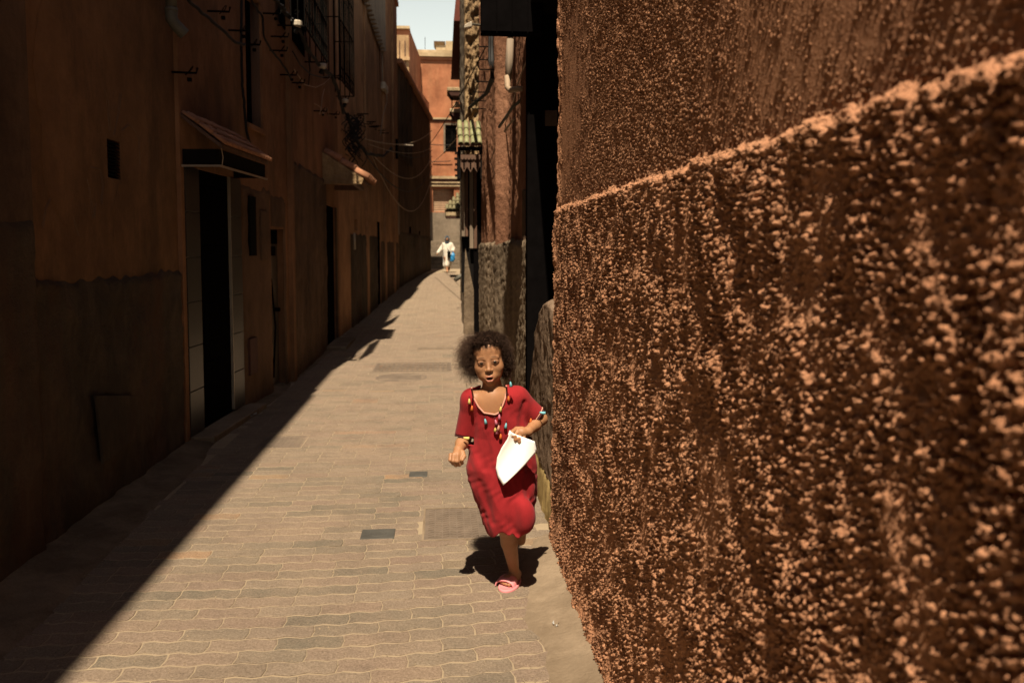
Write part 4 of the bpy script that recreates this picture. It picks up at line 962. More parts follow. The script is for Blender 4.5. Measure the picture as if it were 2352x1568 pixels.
# small tiled awning at the far right
fa = thing('small_tiled_awning', 'small mossy hipped tile awning on a cream beam above the woman', 'awning', (.5, 27, 2.9))
ya_ = 27.0; xa0 = at(1022, 487, Y=ya_)[0]; xa1 = at(1064, 487, Y=ya_)[0]; zb = at(1040, 484, Y=ya_)[2]; zt_a = at(1060, 440, Y=ya_ + .8)[2]
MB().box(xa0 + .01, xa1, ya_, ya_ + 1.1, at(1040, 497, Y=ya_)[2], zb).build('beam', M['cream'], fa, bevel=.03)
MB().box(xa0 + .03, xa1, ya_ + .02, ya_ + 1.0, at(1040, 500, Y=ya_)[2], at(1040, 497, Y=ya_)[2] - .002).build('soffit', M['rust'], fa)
m = MB(); n = 0
m.v += [(xa0, ya_, zb + .005), (xa1, ya_, zb + .005), (xa1, ya_ + .8, zt_a), (xa0, ya_ + 1.4, zb + .005), (xa1, ya_ + 1.4, zb + .005)]; m.f += [(0, 1, 2), (0, 2, 3), (2, 4, 3), (1, 4, 2), (0, 3, 4, 1)]
m.build('roof', M['tile_dull'], fa)
rows = 5; sl = math.atan2(zt_a - zb, .8); Lr = math.hypot(.8, zt_a - zb)
tm = barrel_tile(Lr / rows * 1.25, (xa1 - xa0) / 5 * .52, (xa1 - xa0) / 5 * .42, M['tile_dull']); base = root_loc(fa)
for r in range(rows):
    ncol = 5 - r
    for c in range(ncol):
        s = (r) * Lr / rows
        o = bpy.data.objects.new('tile', tm); C.objects.link(o); o.parent = fa
        o.location = np.array([xa1 - (xa1 - xa0) / 5 * (c + .5), ya_ + s * math.cos(sl) - .03, zb + s * math.sin(sl) + .03]) - base
        o.rotation_euler = (sl - .05, 0, random.uniform(-.05, .05))
# rubble at the right foot
for i, (px, py, r, lab) in enumerate(((1076, 708, .16, 'pale rounded lump of rubble at the foot of the right wall'), (1082, 728, .14, 'flatter dusty stone nearest the child hair, right wall foot'), (1069, 693, .08, 'smallest stone at the right wall foot, farthest of three'))):
    p = at(px, py, Z=.02); m = MB(); prof = [(r * math.cos(a), r * .55 * math.sin(a)) for a in np.linspace(0, 1.5, 6)]
    o = m.lathe(prof, (0, 0, 0), seg=12).build('stone', M['cement'], None, True); o.location = tuple(p)
    for v in o.data.vertices: v.co *= 1 + .25 * math.sin(v.co.x * 37 + v.co.y * 51 + i)
    tag(o, lab, 'stone')
# low pipe end sticking out near the right wall (casts the short shadow)
so = thing('spout', 'small spout jutting from the right wall low beyond the awning', 'pipe', tuple(at(1058, 640, Y=19)))
MB().tube([(.52, 17.8, .95), (.28, 17.7, .80)], .05, 8).build('pipe', M['pvc'], so, True)

# ================================================================== CABLES ON THE LEFT
def cable_run(name, label, frs, pxs, d, r, mat, hooks=(), nstrand=1, group=None):
    pts = []
    for (fr, px, py) in [(frs(p[0]), *p) for p in pxs]: pts.append(fr.P(*fr.uz(px, py, d), d))
    t = thing(name, label, 'cable', tuple(pts[0]), group)
    # smooth
    P_ = np.array(pts); s = np.concatenate([[0], np.cumsum(np.linalg.norm(np.diff(P_, axis=0), axis=1))]); q = np.linspace(0, s[-1], max(12, len(pts) * 5))
    S = np.stack([np.interp(q, s, P_[:, k]) for k in range(3)], 1)
    for k in range(nstrand):
        w = np.array([[random.uniform(-1, 1) for _ in range(3)] for _ in range(len(S))]); w = (w + np.roll(w, 1, 0) + np.roll(w, -1, 0)) / 3 * (r * (.6 if nstrand == 1 else 2.2))
        MB().tube(S + w, r, 5).build('cable', mat, t, True)
    for (px, py) in hooks:
        fr = frs(px); u, z = fr.uz(px, py, .0)
        MB().tube([fr.P(u, z, 0), fr.P(u + .02, z, .17), fr.P(u + .03, z + .04, .175)], .009, 5).build('hook', M['iron'], t)
        MB().tube([fr.P(u + .03 + .05 * math.cos(a), z + .03 * math.sin(a) + .02, .10 + .05 * math.sin(a * .7)) for a in np.linspace(0, 5, 9)], .004, 4).build('tie_wire', M['iron'], t)
        MB().box(*(lambda p: (p[0] - .014, p[0] + .014, p[1] - .014, p[1] + .014, p[2] - .06, p[2] - .035))(fr.P(u + .02, z, .12))).build('insulator', M['iron'], t)
    return t
def LF(px): return F2 if px < 408 else (F3 if px < 672 else (F4 if px < 795 else (F5 if px < 918 else F6)))
cable_run('wall_cable', 'black cable looped over hooks beside the grey drain pipe', LF, [(425, -20), (431, 0), (462, 28), (506, 66), (530, 88), (544, 100), (562, 103)], .12, .013, M['cable'], [(476, 26), (525, 70), (552, 102), (394, 166)])
cable_run('wall_cable', 'vertical black conduit cable left of the tall dark window', LF, [(556, -20), (555, 40), (554, 109), (559, 219), (566, 297), (574, 330), (584, 347)], .03, .013, M['cable'], [])
cable_run('wall_cable', 'thin black cable sagging across the tall dark window', LF, [(575, -10), (581, 9), (603, 37), (606, 84), (625, 118), (656, 156), (668, 180)], .12, .011, M['cable'], [(604, 31), (622, 84), (619, 116), (643, 172), (662, 190)])
cable_run('wall_cable', 'thick black cable bundle slanting down past the window grilles', LF, [(610, -20), (640, 6), (656, 31), (668, 42)], .14, .012, M['cable'], [(648, 32)], 5)
cable_run('wall_cable', 'continuing thick black bundle with pale joints toward the tangle', LF, [(672, 46), (683, 59), (708, 116), (733, 150), (761, 172), (775, 205), (780, 225), (790, 260)], .16, .013, M['cable'], [(676, 60), (760, 174), (776, 226), (720, 255), (752, 262)], 6)
cable_run('wall_cable', 'tangled cable mass dropping across the tall brown house', LF, [(798, 262), (806, 290), (821, 328), (846, 355), (880, 358), (900, 340)], .12, .016, M['cable'], [(800, 285), (812, 265), (835, 285), (850, 292), (868, 300)], 7)
for (px, py, lab) in ((683, 55, 'white cable joint box on the black bundle, nearest of the three'), (741, 152, 'small pale cable joint in the middle of the bundle'), (793, 232, 'round pale junction box where the bundle meets the tall house')):
    fr = LF(px); u, z = fr.uz(px, py, .2); j = thing('joint_box', lab, 'junction box', tuple(fr.P(u, z, .2)))
    MB().lathe([(.03, -.035), (.05, -.02), (.05, .02), (.03, .035)], fr.P(u, z, .2), seg=9).build('cap', M['white'], j)
    MB().tube([fr.P(u, z - .04, .2), fr.P(u + .02, z - .09, .17)], .03, 7).build('clamp', M['cable'], j)
# tangle of offcuts
tg = thing('cable_tangle', 'black tangle of cut cables bunched on the left wall', 'cables', tuple(F5.P(*F5.uz(812, 300, .1), .1)))
m = MB()
for k in range(80):
    u, z = F5.uz(random.uniform(797, 822), random.uniform(262, 345), .1); d = random.uniform(.04, .2)
    p0 = np.array(F5.P(u, z, d)); L_ = random.uniform(.12, .4); a = random.uniform(-.8, .8)
    pts = [p0 + F5.t * L_ * math.sin(a) * s + np.array([0, 0, -1]) * L_ * s * math.cos(a) + F5.n * .08 * math.sin(4 * s + k) for s in np.linspace(0, 1, 7)]
    m.tube(pts, .008, 4)
o = m.build('offcut', M['cable'], tg); o['kind'] = 'stuff'
for (px, py) in ((820, 262), (838, 280), (852, 290), (872, 306)):
    u, z = F5.uz(px, py); MB().tube([F5.P(u, z, 0), F5.P(u, z, .2), F5.P(u + .1, z + .02, .2)], .012, 5).build('hook', M['iron'], tg)
# pale loose wires on houses 3 / 4
wire('wire', 'thin pale wire looping between the hooks left of the lit canopy', path_on(F4, [(676, 160), (700, 195), (725, 201), (745, 192), (765, 172)], .1), .005, M['cablel'])
wire('wire', 'dark wire sagging between hooks above the tall door canopy', path_on(F4, [(672, 118), (690, 150), (715, 172), (740, 178), (765, 172)], .12), .008, M['cable'])
wire('wire', 'dark wire dropping beside the window grille to the pale loop', path_on(F4, [(700, 62), (706, 110), (712, 160), (708, 198)], .08), .008, M['cable'])
wire('wire', 'short curled pale wire hanging under the pale loop', path_on(F4, [(745, 205), (740, 225), (738, 250), (734, 262)], .1), .005, M['cablel'])
wire('wire', 'curled pale wire end above the lit canopy', path_on(F4, [(722, 238), (735, 245), (742, 262), (752, 248), (756, 268)], .1), .005, M['cablel'])
# white junction box with wire on house 5
jb = thing('junction_box', 'white junction box with a wire rising above it, tall brown house', 'junction box', tuple(F5.P(*F5.uz(880, 196), .05)))
u, z = F5.uz(874, 196); m = MB(); F5.box(m, u, u + .6, z - .085, z + .085, .002, .12); m.build('box', M['white'], jb, bevel=.02)
MB().tube(path_on(F5, [(877, -20), (878, 90), (878, 187)], .06), .016, 6).build('riser', M['greywood'], jb)
MB().tube(path_on(F5, [(872, -20), (872, 120), (873, 187)], .05), .008, 6).build('riser', M['iron'], jb)
wire('wire', 'pale wire dangling below the white junction box', path_on(F5, [(888, 204), (889, 235), (880, 265), (875, 300), (874, 312)], .12), .009, M['pvcr'])
# sagging cables strung to the far end of the left side
def sag(label, A, B, s, r, mat=M['cablel']):
    A = np.array(A); B = np.array(B); pts = [A + (B - A) * t + np.array([0, 0, -4 * s * t * (1 - t)]) for t in np.linspace(0, 1, 33)]
    return wire('hanging_cable', label, pts, r, mat)
P6 = lambda py: np.array(F6.P(F6.L, at(990, py, Y=34)[2], .1))
sag('upper of the pale cables sagging across the alley end', F5.P(*F5.uz(846, 331, .1), .1), P6(338), .22, .010)
sag('middle pale cable sagging between the left house and its end', F5.P(*F5.uz(848, 345, .1), .1), P6(358), .75, .012)
sag('lowest deepest pale cable loop before the far red house', F5.P(*F5.uz(852, 352, .1), .1), P6(402), 1.35, .012)
sag('second highest pale cable crossing the left wall to the far corner', F5.P(*F5.uz(835, 318, .1), .1), P6(300), .30, .012)
sag('dark cable drooping from the tangle toward the narrow end', F5.P(*F5.uz(830, 340, .1), .1), P6(380), .95, .014, M['cable'])
sag('dark cable strung just under the wall bracket', F5.P(*F5.uz(900, 345, .1), .1), P6(345), .25, .014, M['cable'])
sag('dark thin cable crossing from the left house to the right ledges', at(972, 350, Y=26), at(1135, 70, Y=11), .15, .010, M['cable'])
sag('pale wire strung up to the green awning from the left', at(990, 376, Y=33), at(1092, 262, Y=15), .1, .010)
sag('thin dark cable level across the far red facade', at(990, 332, Y=40.5), at(1036, 333, Y=40.5), .02, .02, M['cable'])
sag('lower dark cable across the far red facade', at(990, 371, Y=40.6), at(1035, 370, Y=40.6), .02, .02, M['cable'])
# horizontal spike lamp on house 6
br = thing('wall_bracket', 'iron wall bracket with bright metal tip near the sagging cables', 'bracket', tuple(F6.P(*F6.uz(925, 333, .1), .1)))
u, z = F5.uz(906, 332); MB().tube([F5.P(u, z + .15, .05), F5.P(u, z - .4, .05)], .05, 6).build('plate', M['iron'], br)
MB().tube([F5.P(u, z, .05), F5.P(u + .2, z, .5)], .02, 6).build('arm', M['alu'], br)
# ================================================================== PEOPLE: one smooth surface per body, grown from a distance field
class SDF:
    def __init__(s, lo, hi, h):
        s.lo = np.array(lo, float); s.h = h; s.n = np.ceil((np.array(hi) - s.lo) / h).astype(int) + 1
        s.ax = [s.lo[k] + h * np.arange(s.n[k]) for k in range(3)]; s.D = np.full(s.n, 1.0, np.float32)
    def _box(s, lo, hi, pad):
        sl = []
        for k in range(3):
            a = int(max(0, math.floor((lo[k] - pad - s.lo[k]) / s.h))); b = int(min(s.n[k], math.ceil((hi[k] + pad - s.lo[k]) / s.h) + 1))
            if b <= a: return None
            sl.append(slice(a, b))
        return tuple(sl)
    def grid(s, sl): return [a.astype(np.float32) for a in np.meshgrid(*[s.ax[k][sl[k]] for k in range(3)], indexing='ij', sparse=True)]
    def apply(s, fn, lo, hi, k=0.0, op='u'):
        pad = k + 3 * s.h; sl = s._box(np.minimum(lo, hi), np.maximum(lo, hi), pad)
        if sl is None: return
        X, Y, Z = s.grid(sl); d = fn(X, Y, Z); o = s.D[sl]
        if op == 's': d = -d
        if k > 0:
            if op == 'u': hh = np.clip(0.5 + 0.5 * (o - d) / k, 0, 1); s.D[sl] = o * (1 - hh) + d * hh - k * hh * (1 - hh)
            else: hh = np.clip(0.5 - 0.5 * (o - d) / k, 0, 1); s.D[sl] = o * (1 - hh) + d * hh + k * hh * (1 - hh)
        else: s.D[sl] = np.minimum(o, d) if op == 'u' else np.maximum(o, d)
    def cone(s, a, b, ra, rb, k=0.01, op='u', flat=None):
        a = np.array(a, float); b = np.array(b, float); ba = b - a; L2 = ba @ ba + 1e-12; R = max(ra, rb)
        def fn(X, Y, Z):
            px, py, pz = X - a[0], Y - a[1], Z - a[2]; t = np.clip((px * ba[0] + py * ba[1] + pz * ba[2]) / L2, 0, 1)
            return np.sqrt((px - t * ba[0]) ** 2 + (py - t * ba[1]) ** 2 + (pz - t * ba[2]) ** 2) - (ra + (rb - ra) * t)
        s.apply(fn, np.minimum(a, b) - R, np.maximum(a, b) + R, k, op)
    def chain(s, pts, rs, k=0.006, op='u'):
        for i in range(len(pts) - 1): s.cone(pts[i], pts[i + 1], rs[i], rs[i + 1], k, op)
    def ell(s, c, r, k=0.01, op='u', R=None):
        c = np.array(c, float); r = np.array(r, float); R_ = np.eye(3) if R is None else np.array(R)   # rows: local axes
        ext = np.sqrt(((R_.T * r) ** 2).sum(1))
        def fn(X, Y, Z):
            p = (X - c[0], Y - c[1], Z - c[2]); q = [R_[i, 0] * p[0] + R_[i, 1] * p[1] + R_[i, 2] * p[2] for i in range(3)]
            k0 = np.sqrt(sum((q[i] / r[i]) ** 2 for i in range(3))); k1 = np.sqrt(sum((q[i] / r[i] ** 2) ** 2 for i in range(3))) + 1e-9
            return k0 * (k0 - 1) / k1
        s.apply(fn, c - ext, c + ext, k, op)
    def mesh(s):
        D = s.D; n = D.shape; S = D < 0
        c = np.zeros((n[0] - 1, n[1] - 1, n[2] - 1), np.int8)
        for i in (0, 1):
            for j in (0, 1):
                for k in (0, 1): c += S[i:n[0] - 1 + i, j:n[1] - 1 + j, k:n[2] - 1 + k]
        act = np.argwhere((c > 0) & (c < 8)); idx = np.full(c.shape, -1, np.int32); idx[act[:, 0], act[:, 1], act[:, 2]] = np.arange(len(act))
        P = np.zeros((len(act), 3)); W = np.zeros(len(act))
        cor = [(i, j, k) for i in (0, 1) for j in (0, 1) for k in (0, 1)]
        v = {q: D[act[:, 0] + q[0], act[:, 1] + q[1], act[:, 2] + q[2]] for q in cor}
        for a in cor:
            for ax in range(3):
                if a[ax]: continue
                b = list(a); b[ax] = 1; b = tuple(b); va, vb = v[a], v[b]; m = (va < 0) != (vb < 0)
                t = np.where(m, va / np.where(m, va - vb, 1), 0)
                for d in range(3): P[:, d] += np.where(m, a[d] + (t if d == ax else 0), 0)
                W += m
        V = s.lo + (act + P / W[:, None]) * s.h
        Q = []
        for ax in range(3):
            o1, o2 = [(1, 2), (2, 0), (0, 1)][ax]
            sl0 = [slice(1, -1)] * 3; sl1 = [slice(1, -1)] * 3
            A = S[tuple(slice(0, n[d] - 1) if d == ax else slice(1, n[d] - 1) for d in range(3))]
            B = S[tuple(slice(1, n[d]) if d == ax else slice(1, n[d] - 1) for d in range(3))]
            for inside, flip in ((A & ~B, False), (~A & B, True)):
                e = np.argwhere(inside)
                if not len(e): continue
                base = e.copy(); base[:, o1] += 1; base[:, o2] += 1
                def ci(d1, d2):
                    q = base.copy(); q[:, o1] -= d1; q[:, o2] -= d2; return idx[q[:, 0], q[:, 1], q[:, 2]]
                f = np.stack([ci(1, 1), ci(0, 1), ci(0, 0), ci(1, 0)], 1)
                Q.append(f[:, ::-1] if flip else f)
        Q = np.concatenate(Q); Q = Q[(Q >= 0).all(1)]; return V, Q
def relax(V, Q, it=1, lam=0.5):
    for _ in range(it):
        A = np.zeros_like(V); W = np.zeros(len(V))
        for i in range(4):
            j = (i + 1) % 4; np.add.at(A, Q[:, i], V[Q[:, j]]); np.add.at(W, Q[:, i], 1); np.add.at(A, Q[:, j], V[Q[:, i]]); np.add.at(W, Q[:, j], 1)
        V = V * (1 - lam) + lam * A / np.maximum(W, 1)[:, None]
    return V
def smooth01(a, b, x): t = np.clip((x - a) / (b - a), 0, 1); return t * t * (3 - 2 * t)
def paint(o, cols):
    a = o.data.color_attributes.new('paint', 'FLOAT_COLOR', 'POINT'); c = np.ones((len(cols), 4), np.float32); c[:, :3] = cols; a.data.foreach_set('color', c.ravel())

def skin_mat(name, rough=0.55):
    m, nt, b = new_mat(name); a = nt.nodes.new('ShaderNodeVertexColor'); a.layer_name = 'paint'; p = pos(nt)
    col = mix(nt, 0.25, a.outputs[0], ramp(nt, noise(nt, p, 45, 5, 0.7), [(0.3, (0.35,) * 3), (0.7, (0.65,) * 3)]), 'SOFT_LIGHT')
    nt.links.new(col, b.inputs['Base Color']); b.inputs['Roughness'].default_value = rough; b.inputs['Specular IOR Level'].default_value = 0.35
    b.inputs['Subsurface Weight'].default_value = 0.12; b.inputs['Subsurface Radius'].default_value = (0.008, 0.003, 0.0015); b.inputs['Subsurface Scale'].default_value = 1.0
    bump(nt, b, noise(nt, p, 400, 3, 0.6), 0.15, 0.001); return m
M['skin'] = skin_mat('skin')
def cloth(name, c, rough=0.9, scale=900, gd=0.0006, sheen=0.3):
    m, nt, b = new_mat(name); p = pos(nt); n = noise(nt, p, 14, 5, 0.6, (1, 1, .5))
    nt.links.new(ramp(nt, n, [(0.3, tuple(x * .82 for x in c)), (0.7, tuple(min(1, x * 1.12) for x in c))]), b.inputs['Base Color'])
    b.inputs['Roughness'].default_value = rough; b.inputs['Sheen Weight'].default_value = sheen; b.inputs['Specular IOR Level'].default_value = 0.15
    h = mth(nt, 'ADD', noise(nt, p, scale, 2, 0.5), mth(nt, 'MULTIPLY', noise(nt, p, 120, 4, 0.7, (1, 1, .25)), 4)); bump(nt, b, h, 0.6, gd); return m
M['dress'] = cloth('red_crinkled_cotton', (0.225, 0.012, 0.015), sheen=0.05)
def hair_mat():
    m, nt, b = new_mat('dark_curly_hair'); p = pos(nt)
    nt.links.new(ramp(nt, noise(nt, p, 30, 4, .7), [(.3, (0.016, 0.008, 0.005)), (.7, (0.04, 0.02, 0.012))]), b.inputs['Base Color']); b.inputs['Roughness'].default_value = 0.85; b.inputs['Specular IOR Level'].default_value = 0.12; return m
M['hair'] = hair_mat()
M['frizz'] = plain('brown_frizz', (0.055, 0.028, 0.016), 0.7, var=.3)  # lighter brown for the thin outer strands
M['eyew'] = plain('eye_white', (0.17, 0.145, 0.125), 0.15, var=.02, gd=0); M['iris'] = plain('dark_iris', (0.02, 0.012, 0.008), 0.1, var=.1, gd=0)  # eye white dulled, socket shade put into its colour
M['pink'] = plain('pink_rubber', (0.60, 0.21, 0.22), 0.6, var=.06)
M['paper'] = plain('white_paper', (0.88, 0.87, 0.84), 0.8, var=.02, grain=20, gd=.001)
def solid(name, c): M[name] = plain(name, c, 0.85, var=.12); return M[name]
solid('thread_blue', (0.15, 0.38, 0.44)); solid('thread_pink', (0.5, 0.14, 0.2)); solid('thread_yellow', (0.6, 0.44, 0.14)); solid('thread_orange', (0.5, 0.11, 0.02)); solid('thread_salmon', (0.5, 0.23, 0.17)); solid('thread_dark', (0.05, 0.01, 0.012))

# ------------------------------------------------------------------ the running child
G = at(1168, 1354, Z=0.0); YG = G[1]
girl = thing('person', 'child running toward the camera in a loose red tasselled dress and pink slide', 'person', tuple(G))
def J(px, py, dy): return at(px, py, Y=YG + dy)
h_ = 0.0023
body = SDF(G + (-.32, -.36, -.01), G + (.32, .42, 1.22), h_)
# head frame
hc = J(1121, 831, -.13)                            # middle between the eyes' depth
roll = math.radians(-5.5); tilt = math.radians(3); turn = math.radians(-3)
# axes in world: xh to the image right, yh out of the face, zh up
def rotz(a): return np.array([[math.cos(a), -math.sin(a), 0], [math.sin(a), math.cos(a), 0], [0, 0, 1]])
def rotx(a): return np.array([[1, 0, 0], [0, math.cos(a), -math.sin(a)], [0, math.sin(a), math.cos(a)]])
def roty(a): return np.array([[math.cos(a), 0, math.sin(a)], [0, 1, 0], [-math.sin(a), 0, math.cos(a)]])
Rw = rotz(-math.radians(2.0) + turn) @ roty(roll) @ rotx(tilt)
XH, ZH = Rw[:, 0], Rw[:, 2]; YH = -Rw[:, 1]
HR = np.stack([XH, YH, ZH])                        # rows: local axes
HO = hc + YH * (-0.078)                            # skull centre
S_ = 0.97
def H(x, y, z): return HO + (XH * x + YH * y + ZH * z) * S_
def hell(c, r, k=.01, op='u'): body.ell(H(*c), np.array(r) * S_, k, op, HR)
def hcap(a, b, ra, rb, k=.005, op='u'): body.cone(H(*a), H(*b), ra * S_, rb * S_, k, op)
hell((0, -.018, .022), (.070, .086, .076), .0)
hell((0, .022, -.036), (.0545, .050, .060), .03)
hell((0, .034, .040), (.054, .044, .042), .03)
for s in (-1, 1):
    hell((s * .035, .042, -.032), (.026, .026, .026), .024)
    hell((s * .027, .038, -.068), (.021, .022, .020), .022)
hell((0, .058, -.095), (.020, .017, .014), .02)
hell((0, .065, -.068), (.026, .018, .019), .018)
for s in (-1, 1):
    hell((s * .030, .086, -.004), (.0165, .011, .0085), .010, 's')
hcap((0, .071, .002), (0, .083, -.030), .0070, .0085, .012)
hell((0, .0855, -.035), (.0105, .009, .008), .006)
for s in (-1, 1):
    hell((s * .0115, .080, -.038), (.0065, .007, .0055), .005)
    hcap((s * .017, .0735, .0150), (s * .042, .066, .013), .0055, .0055, .012)
    hell((s * .029, .066, -.004), (.0170, .0135, .0105), .007)
for s in (-1, 1): hell((s * .0055, .088, -.0435), (.0028, .005, .002), .001, 's')
for s in (-1, 1): hell((s * .029, .082, -.0055), (.0112, .011, .0034), .0015, 's')
# mouth: parted lips
for s in (-1, 1):
    hcap((s * .019, .071, -.0705), (s * .006, .0810, -.0648), .0030, .0044, .004)
    hcap((s * .019, .071, -.0725), (s * .007, .080, -.0838), .0030, .0052, .004)
hcap((-.006, .0810, -.0648), (.006, .0810, -.0648), .0046, .0046, .004)
hcap((-.007, .080, -.0838), (.007, .080, -.0838), .0052, .0052, .004)
hell((0, .080, -.0740), (.0145, .018, .0062), .0015, 's')
for s in (-1, 1):
    hell((s * .070, -.004, -.012), (.0075, .016, .024), .006); hell((s * .077, .002, -.008), (.004, .008, .012), .003, 's')
# neck, torso
nk = J(1133, 905, -.065); sh_r = J(1084, 917, -.05); sh_l = J(1187, 913, -.055)
body.cone(H(0, -.02, -.055), nk, .037, .042, .02)
body.ell(nk + (0, -.012, -.055), (.075, .040, .055), .045)
chest = J(1137, 965, -.045); waist = J(1150, 1040, -.02); hip = J(1155, 1095, .0)
body.cone(nk + (0, .01, -.015), sh_r, .036, .036, .03); body.cone(nk + (0, .01, -.015), sh_l, .036, .036, .03)
body.ell(chest, (.088, .062, .095), .03); body.cone(chest, waist, .066, .066, .03); body.ell(waist, (.085, .068, .07), .03); body.ell(hip, (.092, .075, .075), .03)
# arms
el_r = J(1068, 1006, .0); wr_r = J(1053, 1033, -.10); el_l = J(1243, 962, .0); wr_l = J(1213, 990, -.125)
body.chain([sh_r, el_r], [.033, .026], .015); body.chain([el_r, (el_r + wr_r) / 2 + (0, 0, .002), wr_r], [.0275, .0265, .0185], .012)
body.chain([sh_l, el_l], [.033, .026], .015); body.chain([el_l, (el_l + wr_l) / 2, wr_l], [.027, .0255, .0185], .012)
# right hand: loose fist seen from the front
def px3(l, dy0): return [J(x, y, dy0 + d) for x, y, d in l]
pr = J(1050, 1047, -.125)
body.ell(pr, (.021, .022, .025), .010); body.cone(wr_r, pr, .018, .019, .012)
fing_r = [([(1035, 1044, 0), (1034, 1056, -.012), (1041, 1064, -.004), (1046, 1060, .010)], .0078),
          ([(1042, 1044, -.012), (1041, 1058, -.024), (1047, 1068, -.014), (1052, 1063, .004)], .0080),
          ([(1051, 1044, -.014), (1050, 1059, -.026), (1055, 1067, -.014), (1058, 1061, .004)], .0080),
          ([(1059, 1044, -.008), (1060, 1056, -.020), (1061, 1063, -.008), (1060, 1057, .006)], .0074)]
for pts, r in fing_r: body.chain(px3(pts, -.125), [r * 1.05, r, r * .95, r * .85], .0035)
body.chain(px3([(1063, 1038, .004), (1066, 1048, -.014), (1062, 1056, -.026)], -.125), [.0095, .0085, .007], .004)
# left hand: back of the hand towards us, fingers closed on the paper
pl_ = J(1199, 993, -.140); body.cone(wr_l, pl_, .018, .019, .012)
body.ell(J(1196, 993, -.142), (.024, .014, .019), .009)
fing_l = [([(1184, 986, 0), (1177, 992, -.018), (1176, 1001, -.022), (1180, 1006, -.016)], .0078),
          ([(1188, 992, -.006), (1183, 1001, -.022), (1184, 1009, -.024), (1188, 1013, -.018)], .0080),
          ([(1195, 998, -.008), (1192, 1007, -.024), (1193, 1014, -.024), (1196, 1016, -.018)], .0078),
          ([(1204, 1000, -.006), (1203, 1009, -.020), (1203, 1014, -.020), (1205, 1015, -.014)], .0070)]
for pts, r in fing_l: body.chain(px3(pts, -.140), [r * 1.05, r, r * .95, r * .85], .0035)
body.chain(px3([(1200, 984, .006), (1186, 984, .008), (1176, 990, .006)], -.140), [.0095, .0085, .0068], .004)
# legs
kn_r = J(1163, 1205, -.05); an_r = J(1183, 1320, .075); kn_l = J(1199, 1175, -.105); an_l = J(1199, 1216, .12)
body.chain([J(1136, 1100, 0), kn_r], [.062, .043], .02)
cf = kn_r + (an_r - kn_r) * .35 + (0, .012, 0)
body.chain([kn_r, cf, an_r], [.038, .036, .0200], .012)
body.chain([J(1182, 1100, 0), kn_l], [.062, .038], .02); body.chain([kn_l, kn_l + (an_l - kn_l) * .4, an_l], [.038, .038, .024], .014)
body.chain([an_l, an_l + np.array([.0, .045, -.01]), an_l + np.array([.0, .055, -.07])], [.026, .026, .022], .012)
# standing foot
toe = J(1166, 1360, 0); toe[2] = .032; heel = an_r + (0.004, .012, -.028); heel[2] = .035
ball = toe + (0, .03, 0)
body.cone(an_r, heel, .0195, .0225, .012); body.cone(heel, ball, .023, .020, .015); body.cone(an_r + (0, -.01, -.012), ball + (0, 0, .004), .018, .016, .015)
ft = toe - heel; ft[2] = 0; ft /= np.linalg.norm(ft); fs_ = np.array([-ft[1], ft[0], 0])   # sideways
body.ell(ball + ft * .005, (.034, .026, .014), .012)
for i, (o_, l_, r_) in enumerate(((-.022, .030, .0105), (-.008, .030, .008), (.003, .028, .0075), (.013, .024, .007), (.023, .018, .0065))):
    q0 = ball + fs_ * (-o_) + (0, 0, -.004); body.chain([q0, q0 + ft * l_ * .6 + (0, 0, .003), q0 + ft * l_ + (0, 0, -.002)], [r_, r_, r_ * .9], .003)
V, Q = body.mesh(); V = relax(V, Q, 1, .35)
bo = np_mesh('body', V, Q, M['skin'], girl)
# skin colours, with shade painted into eye sockets, nostrils and open mouth
L = (V - HO) @ HR.T / S_
col = np.tile(np.array([0.30, 0.145, 0.070]), (len(V), 1))
def blend(mask, c): 
    global col; col = col * (1 - mask[:, None]) + np.array(c) * mask[:, None]
inhead = (np.abs(L) < .14).all(1)
x, y, z = L[:, 0], L[:, 1], L[:, 2]; front = inhead & (y > .045)
blend(inhead * .25, (0.26, 0.12, 0.055))
up = 1 - smooth01(.8, 1.15, np.sqrt((x / .0205) ** 2 + ((z + .0655 - .0015 * np.cos(x * 300)) / .0055) ** 2)); lo = 1 - smooth01(.8, 1.15, np.sqrt((x / .0195) ** 2 + ((z + .0815) / .0062) ** 2))
blend(np.clip(up + lo, 0, 1) * front * .85, (0.30, 0.105, 0.07))
mo = 1 - smooth01(.75, 1.05, np.sqrt((x / .0125) ** 2 + ((z + .0740) / .0058) ** 2)); mo = 1 - smooth01(.8, 1.05, np.sqrt((x / .0142) ** 2 + ((z + .0740) / .0058) ** 2)); blend(mo * front, (0.03, 0.008, 0.006))
for s in (-1, 1):
    bx = (s * x - .030) / .019; bz = (z - .0190 + .0030 * np.clip(bx, 0, 9) ** 2 + .0008 * bx) / .0034
    blend((1 - smooth01(.6, 1.15, np.sqrt(np.clip(bx, -9, 9) ** 2 + bz ** 2))) * front * .7, (0.05, 0.025, 0.015))
    ex = (s * x - .029) / .0145; ez = (z + .0055 + .0) / .0062; rr = np.sqrt(ex ** 2 + ez ** 2)
    blend((np.exp(-((rr - 1.0) / .22) ** 2)) * front * np.where(z > -.0055, .6, .15), (0.04, 0.02, 0.012))
    blend(np.exp(-(((s * x - .030) / .019) ** 2 + ((z + .002) / .013) ** 2) ** 2) * front * .45, (0.16, 0.068, 0.036))
    blend((1 - smooth01(.5, 1, np.sqrt(((s * x - .0055) / .0030) ** 2 + ((z + .0465) / .0020) ** 2))) * front * .6, (0.06, 0.02, 0.012))
paint(bo, col)
